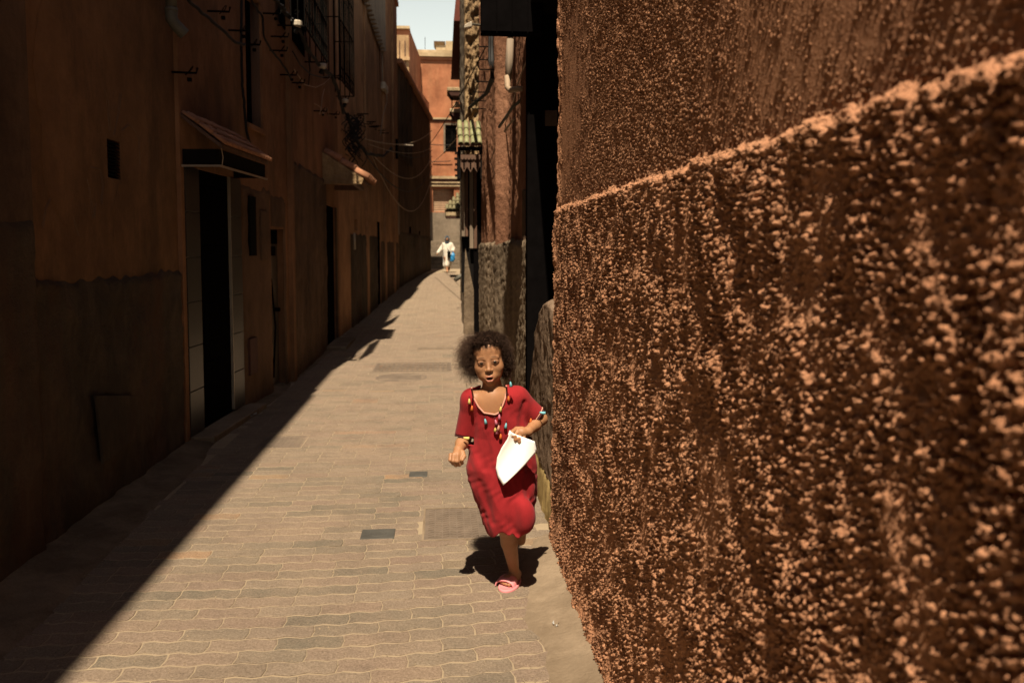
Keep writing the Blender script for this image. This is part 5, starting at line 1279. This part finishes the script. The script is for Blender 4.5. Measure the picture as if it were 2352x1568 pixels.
for s in (-1, 1):
    e = MB(); c = H(s * .029, .0665, -.0045); v = []; prof = [(0.0121 * S_ * math.sin(a), .0121 * S_ * math.cos(a)) for a in np.linspace(.02, pi - .02, 14)]
    n0 = 0; seg = 18
    for (r, hh) in prof:
        for k in range(seg):
            a = 2 * pi * k / seg; e.v.append(tuple(c + XH * r * math.cos(a) + ZH * r * math.sin(a) + YH * hh))
    for i in range(len(prof) - 1):
        for k in range(seg): a = i * seg + k; b = i * seg + (k + 1) % seg; e.f.append((a, b, b + seg, a + seg))
    eo = e.build('eye', M['eyew'], girl, True)
    i_ = MB(); n = 16; cc = H(s * .029 - .0, .0665, -.0050) + YH * .0112 * S_
    i_.v = [tuple(cc + YH * .0016)] + [tuple(cc + (XH * math.cos(a) + ZH * math.sin(a)) * .0066 + YH * .0002) for a in np.linspace(0, 2 * pi, n, endpoint=False)] + [tuple(cc + (XH * math.cos(a) + ZH * math.sin(a)) * .0068 - YH * .002) for a in np.linspace(0, 2 * pi, n, endpoint=False)]
    i_.f = [(0, 1 + k, 1 + (k + 1) % n) for k in range(n)] + [(1 + k, 1 + n + k, 1 + n + (k + 1) % n, 1 + (k + 1) % n) for k in range(n)]; i_.build('iris', M['iris'], eo, True)

# ------------------------------------------------------------------ hair
hm = SDF(G + (-.34, -.36, .72), G + (.26, .30, 1.34), .004)
def lump(c, r, k=.02, op='u'): hm.ell(H(*c), np.array(r), k, op, HR)
lump((0, -.022, .032), (.073, .086, .072), 0)
lump((-.056, -.035, .018), (.036, .056, .054)); lump((-.064, -.030, -.005), (.020, .042, .030))
lump((.054, -.035, .014), (.030, .056, .060)); lump((.060, -.035, -.035), (.026, .048, .045)); lump((0, -.06, -.02), (.075, .06, .075))
lump((-.02, .030, .078), (.048, .038, .020)); lump((.02, .02, .078), (.048, .042, .018))
# face opening
lump((0, .075, -.008), (.063, .066, .072), .012, 's'); lump((0, .075, -.05), (.066, .056, .065), .01, 's')
Vh, Qh = hm.mesh(); Nn = np.sin(Vh[:, 0] * 260 + 2 * np.sin(Vh[:, 2] * 210)) * np.sin(Vh[:, 1] * 230 + 3 * np.sin(Vh[:, 0] * 170)) * np.sin(Vh[:, 2] * 250 + 2 * np.sin(Vh[:, 1] * 190))
cen = HO + ZH * .02; dirv = Vh - cen; dirv /= np.linalg.norm(dirv, axis=1)[:, None]; Vh = Vh + dirv * (Nn * .006)[:, None]
hair = np_mesh('hair', Vh, Qh, M['hair'], girl)
fa_ = Qh.mean(axis=1) if False else Vh[Qh].mean(1); nrm = np.cross(Vh[Qh[:, 2]] - Vh[Qh[:, 0]], Vh[Qh[:, 3]] - Vh[Qh[:, 1]]); nrm /= np.linalg.norm(nrm, axis=1)[:, None] + 1e-9
loc = (fa_ - HO) @ HR.T; ok = (loc[:, 2] > -.08) & ~((loc[:, 1] > .025) & (loc[:, 2] < .058) & (np.abs(loc[:, 0]) < .056))
cand = np.nonzero(ok)[0]
def curls(name, count, lmin, lmax, rcoil, rad, seed, out=1.0, side=None):
    r = np.random.default_rng(seed); cd_ = cand if side is None else cand[side(loc[cand])]
    pick = r.choice(cd_, count); m = 10; P0 = fa_[pick]; N0 = nrm[pick]
    lens = r.uniform(lmin, lmax, count); W0 = N0 + r.normal(0, .55, (count, 3)); W0 /= np.linalg.norm(W0, axis=1)[:, None]
    a = np.cross(W0, r.normal(0, 1, (count, 3))); a /= np.linalg.norm(a, axis=1)[:, None]; b = np.cross(W0, a)
    ph = r.uniform(0, 6.28, count); tw = r.uniform(2.0, 3.6, count) * 2 * pi; T = np.linspace(0, 1, m)
    rc = rcoil * r.uniform(.5, 1.3, count)
    C_ = P0[:, None, :] + W0[:, None, :] * (lens[:, None] * T[None])[:, :, None] * out
    C_[:, :, 2] -= (lens[:, None] ** 1 * .25 * T[None] ** 2)
    ang = ph[:, None] + tw[:, None] * T[None]; env = np.minimum(1, T * 4)[None] * rc[:, None]
    C_ = C_ + a[:, None, :] * (np.cos(ang) * env)[:, :, None] + b[:, None, :] * (np.sin(ang) * env)[:, :, None]
    tang = np.gradient(C_, axis=1); tang /= np.linalg.norm(tang, axis=2)[:, :, None] + 1e-9
    u = np.cross(tang, np.array([.3, .5, .81])); u /= np.linalg.norm(u, axis=2)[:, :, None] + 1e-9; w = np.cross(tang, u)
    R = rad * (1 - .6 * T)[None, :, None]; rings = [C_ + R * (math.cos(q) * u + math.sin(q) * w) for q in (0, 2.09, 4.19)]
    Vv = np.stack(rings, 2).reshape(-1, 3); base = (np.arange(count) * m * 3)[:, None, None]; i = np.arange(m - 1)[None, :, None] * 3; k = np.arange(3)[None, None, :]
    A = base + i + k; B = base + i + (k + 1) % 3; F_ = np.stack([A, B, B + 3, A + 3], -1).reshape(-1, 4)
    o = np_mesh(name, Vv, F_, M['frizz' if name == 'frizz' else 'hair'], hair); o['kind'] = 'stuff'; return o
curls('curls', 3600, .010, .022, .0042, .0011, 1)
curls('loose_curls', 1100, .015, .034, .006, .0008, 2)
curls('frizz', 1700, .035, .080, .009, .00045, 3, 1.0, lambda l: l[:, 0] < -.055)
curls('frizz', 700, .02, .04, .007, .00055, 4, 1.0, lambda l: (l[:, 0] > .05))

# ------------------------------------------------------------------ dress
dr = SDF(G + (-.26, -.34, .18), G + (.30, .26, 1.06), .0030)
tabY = [886, 905, 930, 960, 1000, 1030, 1070, 1110, 1150, 1180, 1215, 1240]
tabL = [1098, 1080, 1084, 1088, 1086, 1079, 1070, 1077, 1094, 1104, 1116, 1122]
tabR = [1168, 1192, 1198, 1206, 1220, 1229, 1233, 1233, 1229, 1227, 1226, 1226]
tb = [.045, .062, .072, .078, .084, .092, .104, .112, .118, .120, .120, .120]; tdy = [-.055, -.055, -.055, -.05, -.04, -.035, -.03, -.025, -.02, -.02, -.02, -.02]
PL_ = [J(l, y, d) for l, y, d in zip(tabL, tabY, tdy)]; PR_ = [J(r_, y, d) for r_, y, d in zip(tabR, tabY, tdy)]
zz_ = np.array([(a[2] + b[2]) / 2 for a, b in zip(PL_, PR_)])[::-1]
xc_ = np.array([(a[0] + b[0]) / 2 for a, b in zip(PL_, PR_)])[::-1]; xa_ = np.array([(b[0] - a[0]) / 2 for a, b in zip(PL_, PR_)])[::-1]; yb_ = np.array(tb)[::-1]; yc_ = (YG + np.array(tdy))[::-1]
def dress_body(X, Y, Z):
    xc = np.interp(Z, zz_, xc_); xa = np.interp(Z, zz_, xa_); yb = np.interp(Z, zz_, yb_); yc = np.interp(Z, zz_, yc_)
    qx = (X - xc); qy = (Y - yc); th = np.arctan2(qy, qx)
    w = smooth01(G[2] + .75, G[2] + .35, Z)
    fold = w * (.010 * (.6 - np.abs(np.sin(th * 3.5 + 5 * Z + 1))) + .005 * (.6 - np.abs(np.sin(th * 6 - 8 * Z)))) + .004 * (.6 - np.abs(np.sin(X * 34 + Z * 16 + 1.3))) + (.0025 * np.sin(th * 9 + 30 * Z + 2 * np.sin(X * 30)) + .0012 * np.sin(X * 80 + Z * 45 + 2 * np.sin(Z * 33)) + .0010 * np.sin(X * 170 - Z * 60 + 3 * np.sin(Z * 50 + X * 20))) * (.5 + w)
    k0 = np.sqrt((qx / xa) ** 2 + (qy / yb) ** 2); k1 = np.sqrt((qx / xa ** 2) ** 2 + (qy / yb ** 2) ** 2) + 1e-6
    return np.maximum(k0 * (k0 - 1) / k1 - fold, Z - zz_[-1])
ztop = zz_[-1]; zhem = J(1150, 1222, -.10)[2]
dr.apply(dress_body, G + (-.24, -.2, .2), np.array([G[0] + .2, G[1] + .2, ztop]), 0)
dr.cone(nk + (-.01, .015, -.03), sh_r + (0, 0, -.004), .045, .046, .03); dr.cone(nk + (.01, .015, -.03), sh_l + (0, 0, -.004), .045, .047, .03)
se_r = J(1066, 990, -.02); dr.cone(sh_r, se_r + (0, 0, -.03), .044, .043, .025)
se_l = J(1228, 955, -.02); dr.cone(sh_l, se_l + (.02, 0, -.02), .046, .050, .03)
# cloth stretched over the leading knee, hollow between the thighs
dr.ell(J(1203, 1186, -.13), (.050, .045, .075), .03)
dr.ell(J(1150, 1190, -.10), (.045, .04, .10), .03)
dr.cone(J(1172, 1110, -.19), J(1180, 1222, -.17), .020, .022, .035, 's')
dr.cone(J(1090, 1062, -.15), J(1140, 1082, -.17), .008, .008, .02, 's')
dr.cone(J(1108, 1075, -.085), J(1158, 1170, -.10), .03, .03, .04)
dr.cone(J(1098, 1020, -.12), J(1112, 1075, -.13), .006, .010, .02, 's')
dr.cone(J(1100, 1110, -.12), J(1128, 1200, -.13), .008, .008, .02, 's')
dr.cone(J(1218, 1050, -.11), J(1222, 1130, -.12), .010, .012, .02, 's')
dr.cone(J(1098, 950, -.11), J(1104, 1010, -.11), .006, .006, .015, 's'); dr.cone(J(1205, 925, -.10), J(1196, 985, -.11), .006, .008, .02, 's')
Dout = dr.D.copy()
dr.D = np.maximum(Dout, -(Dout + .0065))
full = tuple(slice(0, n) for n in dr.n); X, Y, Z = dr.grid(full)
# hem (ragged, higher over the knees), sleeve openings
hemz = zhem + .010 * np.sin(X * 55) + .006 * np.sin(X * 130 + Y * 60) + .02 * smooth01(YG - .12, YG + .1, Y) + .0 * Z
hemz = hemz - .012 * np.clip((G[0] - .06 - X) / .05, 0, 1)
dr.D = np.maximum(dr.D, hemz - Z)
def cutplane(p, n, lim):
    n = np.array(n, float); n /= np.linalg.norm(n); d = (X - p[0]) * n[0] + (Y - p[1]) * n[1] + (Z - p[2]) * n[2]
    dr.D = np.where(lim, np.maximum(dr.D, d), dr.D)
cr = J(1067, 1000, -.03); cutplane(cr, (-.15, -.15, -1), (X < J(1087, 1000, -.03)[0]) & (Z < cr[2] + .1) & (Z > cr[2] - .035))
cl = J(1227, 962, -.03); nl = np.array([.82, -.1, -.57]); cutplane(cl, nl, ((X - cl[0]) * nl[0] + (Y - cl[1]) * nl[1] + (Z - cl[2]) * nl[2] > -.01) & (Z > J(1200, 1000, 0)[2]) & (X > J(1207, 960, 0)[0]))
# neckline
nlp = [(1083, 890), (1087, 912), (1099, 934), (1112, 948), (1137, 952)]; nrp = [(1163, 886), (1164, 896), (1160, 916), (1155, 930), (1145, 948), (1137, 952)]
NL = [J(a, b, -.12) for a, b in nlp]; NR = [J(a, b, -.12) for a, b in nrp]
xl = np.interp(Z, [p[2] for p in NL][::-1], [p[0] for p in NL][::-1]); xr = np.interp(Z, [p[2] for p in NR][::-1], [p[0] for p in NR][::-1])
carve = np.maximum(np.maximum(xl - X, X - xr), np.maximum(NL[-1][2] - Z, Y - (YG - .045)))
back = np.maximum(np.abs(X - nk[0]) - .05, (nk[2] - .02) - Z)
dr.D = np.maximum(dr.D, -carve); dr.D = np.maximum(dr.D, -back)
Vd, Qd = dr.mesh(); Vd = relax(Vd, Qd, 1, .4)
dress = np_mesh('dress', Vd, Qd, M['dress'], girl)
def front_y(x, z, bias=.0):                        # front surface of cloth or skin at (x, z)
    ix = int(round((x - dr.lo[0]) / dr.h)); iz = int(round((z - dr.lo[2]) / dr.h)); y1 = 9
    if 0 <= ix < dr.n[0] and 0 <= iz < dr.n[2]:
        c = np.nonzero(Dout[ix, :, iz] < 0)[0]
        if len(c): y1 = dr.lo[1] + dr.h * c[0]
    return y1 - bias
def on_cloth(px, py, lift=.004):
    p = J(px, py, -.13)
    for _ in range(3): y_ = front_y(p[0], p[2]); y_ = p[1] if y_ > 8 else y_; p = at(px, py, Y=y_ - lift)
    return p
tr = MB(); path = [on_cloth(*q) for q in nlp] + [on_cloth(*q) for q in nrp[::-1][1:]]
P_ = np.array(path); s = np.concatenate([[0], np.cumsum(np.linalg.norm(np.diff(P_, axis=0), axis=1))]); q = np.linspace(0, s[-1], 90); Sx = np.stack([np.interp(q, s, P_[:, k]) for k in range(3)], 1)
tr.tube(Sx, [.0032 if i % 2 else .0045 for i in range(90)], 6); tr.build('neckline_trim', M['thread_salmon'], girl, True)
tr = MB(); tr.tube(Sx + (0, .003, -.005), .003, 6); tr.build('neckline_cord', M['thread_dark'], girl, True)
def tassel(px, py, mat, L_=.022, r=.0065, cord=.012):
    p = on_cloth(px, py, .007); m = MB(); d = np.array([random.uniform(-.25, .25), 0, -1.0]); d /= np.linalg.norm(d)
    m.tube([p - d * L_ * .5, p - d * L_ * .15, p + d * L_ * .5], [r * .3, r * .65, r * 1.2], 8); t = m.build('tassel', M[mat], dress, True)
    MB().tube([p - d * (L_ * .5 + cord), p - d * L_ * .5], .0015, 5).build('tassel_cord', M['thread_dark'], dress, True); return t
for (px, py, mt) in ((1078, 921, 'thread_yellow'), (1084, 937, 'thread_orange'), (1115, 967, 'thread_blue'), (1139, 969, 'thread_pink'), (1147, 957, 'thread_pink'), (1150, 939, 'thread_yellow'), (1138, 985, 'thread_yellow'), (1162, 977, 'thread_blue'), (1150, 1002, 'thread_orange'), (1145, 982, 'thread_salmon'), (1142, 990, 'thread_pink'), (1173, 882, 'thread_blue'), (1168, 915, 'thread_orange'), (1219, 966, 'thread_orange')): tassel(px, py, mt)
for (px, py, mt, dy) in ((1246, 948, 'thread_blue', -.09), (1071, 1006, 'thread_yellow', -.09)):
    p = J(px, py, dy); MB().tube([p + (-.012, 0, .003), p, p + (.012, 0, -.001)], [.003, .006, .007], 8).build('tassel', M[mt], dress, True)
def ring_trim(c, n, r1, mat, name, r=.004):
    n = np.array(n, float); n /= np.linalg.norm(n); a = np.cross(n, (0, 1, 0)); a /= np.linalg.norm(a); b = np.cross(n, a)
    pts = [np.array(c) + (a * math.cos(t) + b * math.sin(t)) * r1 for t in np.linspace(0, 2 * pi, 40)]
    MB().tube(pts, [r if i % 2 else r * .75 for i in range(40)], 6, False).build(name, M[mat], dress, True)
ring_trim(se_l + (.004, -.002, -.006), nl, .0515, 'thread_salmon', 'sleeve_trim')
ring_trim(se_l + (.010, -.002, -.012), nl, .049, 'thread_dark', 'sleeve_cord', .0035)
ring_trim(J(1067, 1002, -.025), (-.15, -.15, -1), .0405, 'thread_dark', 'sleeve_cord', .0035)

# ------------------------------------------------------------------ slide sandal
sl = bpy.data.objects.new('slide', None)
rs = MB(); n = 26; cF = (heel + toe) / 2; cF = cF + ft * .012; hl = np.linalg.norm((toe - heel)[:2]) / 2 + .040
def sole_ring(z, k=1.0):
    out = []
    for i in range(n):
        a = 2 * pi * i / n; u = math.cos(a) * hl * k; w = math.sin(a) * (.041 + .010 * math.cos(a)) * k
        p = cF + ft * u + fs_ * w; out.append((p[0], p[1], z))
    return out
rings = [sole_ring(.001, .94), sole_ring(.006, 1.0), sole_ring(.018, 1.0), sole_ring(.020, .95), sole_ring(.017, .90)]
for r_ in rings: rs.v += r_
for j in range(4):
    for i in range(n): a = j * n + i; b = j * n + (i + 1) % n; rs.f.append((a, b, b + n, a + n))
rs.f.append(tuple(reversed(range(n)))); rs.f.append(tuple(4 * n + i for i in range(n)))
slide = rs.build('slide', M['pink'], girl, True); slide['label'] = 'pink rubber slide on the standing foot'
sb = MB(); arcs = []; m_ = 16
for (u, hh, ww) in ((-.018, .052, .044), (.0, .054, .045), (.022, .050, .046), (.040, .044, .045)):
    for th_ in (.0, .006):
        arcs.append([ball + ft * (u - .005) + fs_ * math.cos(a) * (ww - th_) + np.array([0, 0, -ball[2] + .012 + (hh - th_ - .012) * math.sin(a) ** .8]) for a in np.linspace(.02, pi - .02, m_)])
for r_ in arcs: sb.v += [tuple(p) for p in r_]
for j in (0, 2, 4):
    for i in range(m_ - 1):
        a = j * m_ + i; sb.f.append((a, a + 1, a + 2 * m_ + 1, a + 2 * m_)); b = (j + 1) * m_ + i; sb.f.append((b + 1, b, b + 2 * m_, b + 2 * m_ + 1))
for i in range(m_ - 1): sb.f.append((i + 1, i, m_ + i, m_ + i + 1)); a = 6 * m_ + i; sb.f.append((a, a + 1, a + m_ + 1, a + m_))
sb.build('strap', M['pink'], slide, True)

# ------------------------------------------------------------------ the sheet of paper in her hand
pp_ = [(1172, 990), (1182, 996), (1200, 1003), (1228, 1013), (1233, 1036), (1205, 1068), (1180, 1092), (1156, 1114), (1144, 1096), (1139, 1075), (1142, 1050), (1152, 1028), (1165, 1008)]
cen_ = (1185, 1045); nr_ = 9
def paper_pt(px, py):
    u = (px - 1185) / 45; v = (py - 1045) / 60; return J(px, py, -.168 - .012 * v * v + .016 * u * u - .010 * u * v - .008 * math.sin(u * 3 + v * 2))
ringn = 52; per = []
for i in range(len(pp_)):
    a = pp_[i]; b = pp_[(i + 1) % len(pp_)]
    for k in range(4): per.append((a[0] + (b[0] - a[0]) * k / 4, a[1] + (b[1] - a[1]) * k / 4))
V = []; 
for r in range(1, nr_ + 1):
    for (x_, y_) in per: V.append(paper_pt(cen_[0] + (x_ - cen_[0]) * r / nr_, cen_[1] + (y_ - cen_[1]) * r / nr_))
mp = MB(); mp.v = [tuple(paper_pt(*cen_))] + [tuple(p) for p in V]; k = len(per)
for i in range(k): mp.f.append((0, 1 + i, 1 + (i + 1) % k))
for r in range(nr_ - 1):
    for i in range(k): a = 1 + r * k + i; b = 1 + r * k + (i + 1) % k; mp.f.append((a, a + k, b + k, b))
pap = mp.build('paper', M['paper'], None, True); md_ = pap.modifiers.new('thickness', 'SOLIDIFY'); md_.thickness = .0006
tag(pap, 'white sheet of paper held crumpled in the running child hand', 'paper')
fl = MB(); f0 = [J(1170, 988, -.150), J(1182, 990, -.150), J(1178, 1001, -.152), J(1167, 998, -.150)]; fl.prism(f0, (0, .001, 0))
fl2 = fl.build('folded_corner', M['paper'], None); fl2.parent = pap

# ------------------------------------------------------------------ the woman far down the alley
WG = np.array([at(1028, 624, Y=31.5)[0], 31.5, gz(31.5)])
wom = thing('person', 'distant woman in white tunic and headscarf carrying a blue bag', 'person', tuple(WG))
def K(px, py, dy=0): return at(px, py, Y=31.5 + dy)
zoff = WG[2] - K(1028, 626)[2]
ws = SDF(WG + (-.5, -.5, -.05), WG + (.5, .5, 1.75), .012)
hd = K(1027, 549, -.05)
ws.ell(hd, (.075, .09, .105), 0); ws.cone(hd, K(1028, 560), .05, .055, .02)
kr = K(1023, 592, -.1); kl = K(1032, 592, .05); fr_ = K(1027, 623, -.22); fl_ = K(1031, 617, .18)
hipw = K(1028, 582)
ws.cone(K(1019, 562), K(1013, 573, -.03), .06, .05, .03); ws.cone(K(1013, 573, -.03), K(1005, 582, -.12), .045, .03, .02); ws.ell(K(1004, 584, -.13), (.035, .04, .045), .01)
ws.cone(K(1036, 562), K(1041, 570, 0), .06, .05, .03); ws.cone(K(1041, 570), K(1042, 577, -.1), .045, .035, .02); ws.ell(K(1042, 578, -.12), (.035, .04, .04), .01)
ws.ell(K(1028, 568), (.17, .12, .22), .04); ws.ell(hipw, (.16, .14, .2), .04)
ws.chain([K(1024, 590), kr, K(1027, 620, -.18)], [.10, .07, .045], .03); ws.chain([K(1032, 590), kl, fl_], [.10, .07, .045], .03)
ws.chain([K(1027, 620, -.18), K(1027, 624, -.32)], [.04, .035], .01); ws.chain([fl_, fl_ + (0, -.12, -.05)], [.04, .035], .01)
V, Q = ws.mesh(); wb = np_mesh('body', V, Q, M['skin'], wom); paint(wb, np.tile(np.array([0.30, 0.15, 0.08]), (len(V), 1)))
M['tunic'] = cloth('cream_tunic', (0.60, 0.54, 0.45), scale=60, gd=.003); M['scarf'] = cloth('dark_teal_scarf', (0.035, 0.045, 0.055), scale=60, gd=.003)
tu = SDF(WG + (-.5, -.5, .1), WG + (.5, .5, 1.5), .012)
tu.ell(K(1028, 568), (.185, .14, .22), 0); tu.cone(K(1019, 561), K(1012, 573, -.03), .075, .075, .03); tu.cone(K(1012, 573, -.03), K(1006, 580, -.10), .07, .06, .03)
tu.cone(K(1036, 561), K(1041, 571), .075, .075, .03); tu.cone(K(1041, 571), K(1041, 575, -.08), .065, .055, .03)
tu.cone(K(1027, 575), K(1029, 592), .17, .19, .05); tu.cone(K(1029, 590), K(1025, 608, -.10), .18, .13, .05); tu.cone(K(1030, 592), K(1030, 606, .06), .16, .12, .05)
tu.ell(K(1020, 600, -.2), (.03, .05, .25), .05, 's')
X, Y, Z = tu.grid(tuple(slice(0, n) for n in tu.n)); tu.D = np.maximum(tu.D, -(tu.D + .02)); tu.D = np.maximum(tu.D, (K(1028, 616, -.2)[2] + .03 * np.sin(X * 20)) - Z)
V, Q = tu.mesh(); np_mesh('tunic', V, Q, M['tunic'], wom)
sc_ = SDF(WG + (-.3, -.4, 1.1), WG + (.3, .3, 1.8), .009)
sc_.ell(hd + (0, .015, .015), (.095, .11, .125), 0); sc_.cone(hd + (0, .02, -.08), K(1027, 560, .0), .08, .12, .03); sc_.ell(hd + (0, -.10, -.02), (.05, .06, .07), .015, 's')
V, Q = sc_.mesh(); np_mesh('headscarf', V, Q, M['scarf'], wom)
bag = thing('shoulder_bag', 'small black bag hanging in front of the distant woman', 'bag', tuple(K(1031, 585, -.25)))
c = K(1031, 584, -.24); MB().box(c[0] - .06, c[0] + .07, c[1] - .04, c[1] + .04, c[2] - .14, c[2] + .13).build('pouch', M['iron'], bag, bevel=.03)
MB().tube([c + (0, 0, .12), K(1028, 572, -.16), K(1025, 562, -.1)], .012, 5).build('strap', M['iron'], bag)
M['bluebag'] = plain('blue_plastic', (0.03, 0.20, 0.42), 0.4, var=.3)
bb = SDF(c + (-.1, -.3, -.5), c + (.5, .3, .3), .012); q_ = K(1040, 590, -.2)
bb.ell(q_ + (0, 0, -.02), (.085, .06, .17), 0); bb.cone(q_, K(1041, 578, -.15), .06, .02, .05); bb.ell(q_ + (-.03, 0, -.12), (.08, .06, .07), .03)
V, Q = bb.mesh(); V = V + (.012 * np.sin(V[:, 2] * 40 + V[:, 0] * 30))[:, None] * np.array([1, .5, 0]); tag(np_mesh('plastic_bag', V, Q, M['bluebag']), 'bright blue plastic bag in the distant woman hand', 'bag')

# ------------------------------------------------------------------ groups of repeats
GROUPS = {'wall_cable': 'black cables strung along the left walls', 'hanging_cable': 'cables sagging across the far alley', 'wire': 'thin loose wires on the alley walls',
          'joint_box': 'pale joints on the black cable bundle', 'stone': 'stones at the foot of the right wall', 'cover_plate': 'small cover plates in the paving',
          'tiled_canopy': 'small tiled canopies on the left walls', 'window_grille': 'iron window grilles on the left wall', 'ledge': 'cream ledges on the far right house',
          'house': 'houses lining the alley', 'person': 'people in the alley', 'litter': 'bits of litter on the ground'}
for o in C.objects:
    k = o.name.split('.')[0]
    if o.parent is None and k in GROUPS and 'label' in o: o['group'] = GROUPS[k]
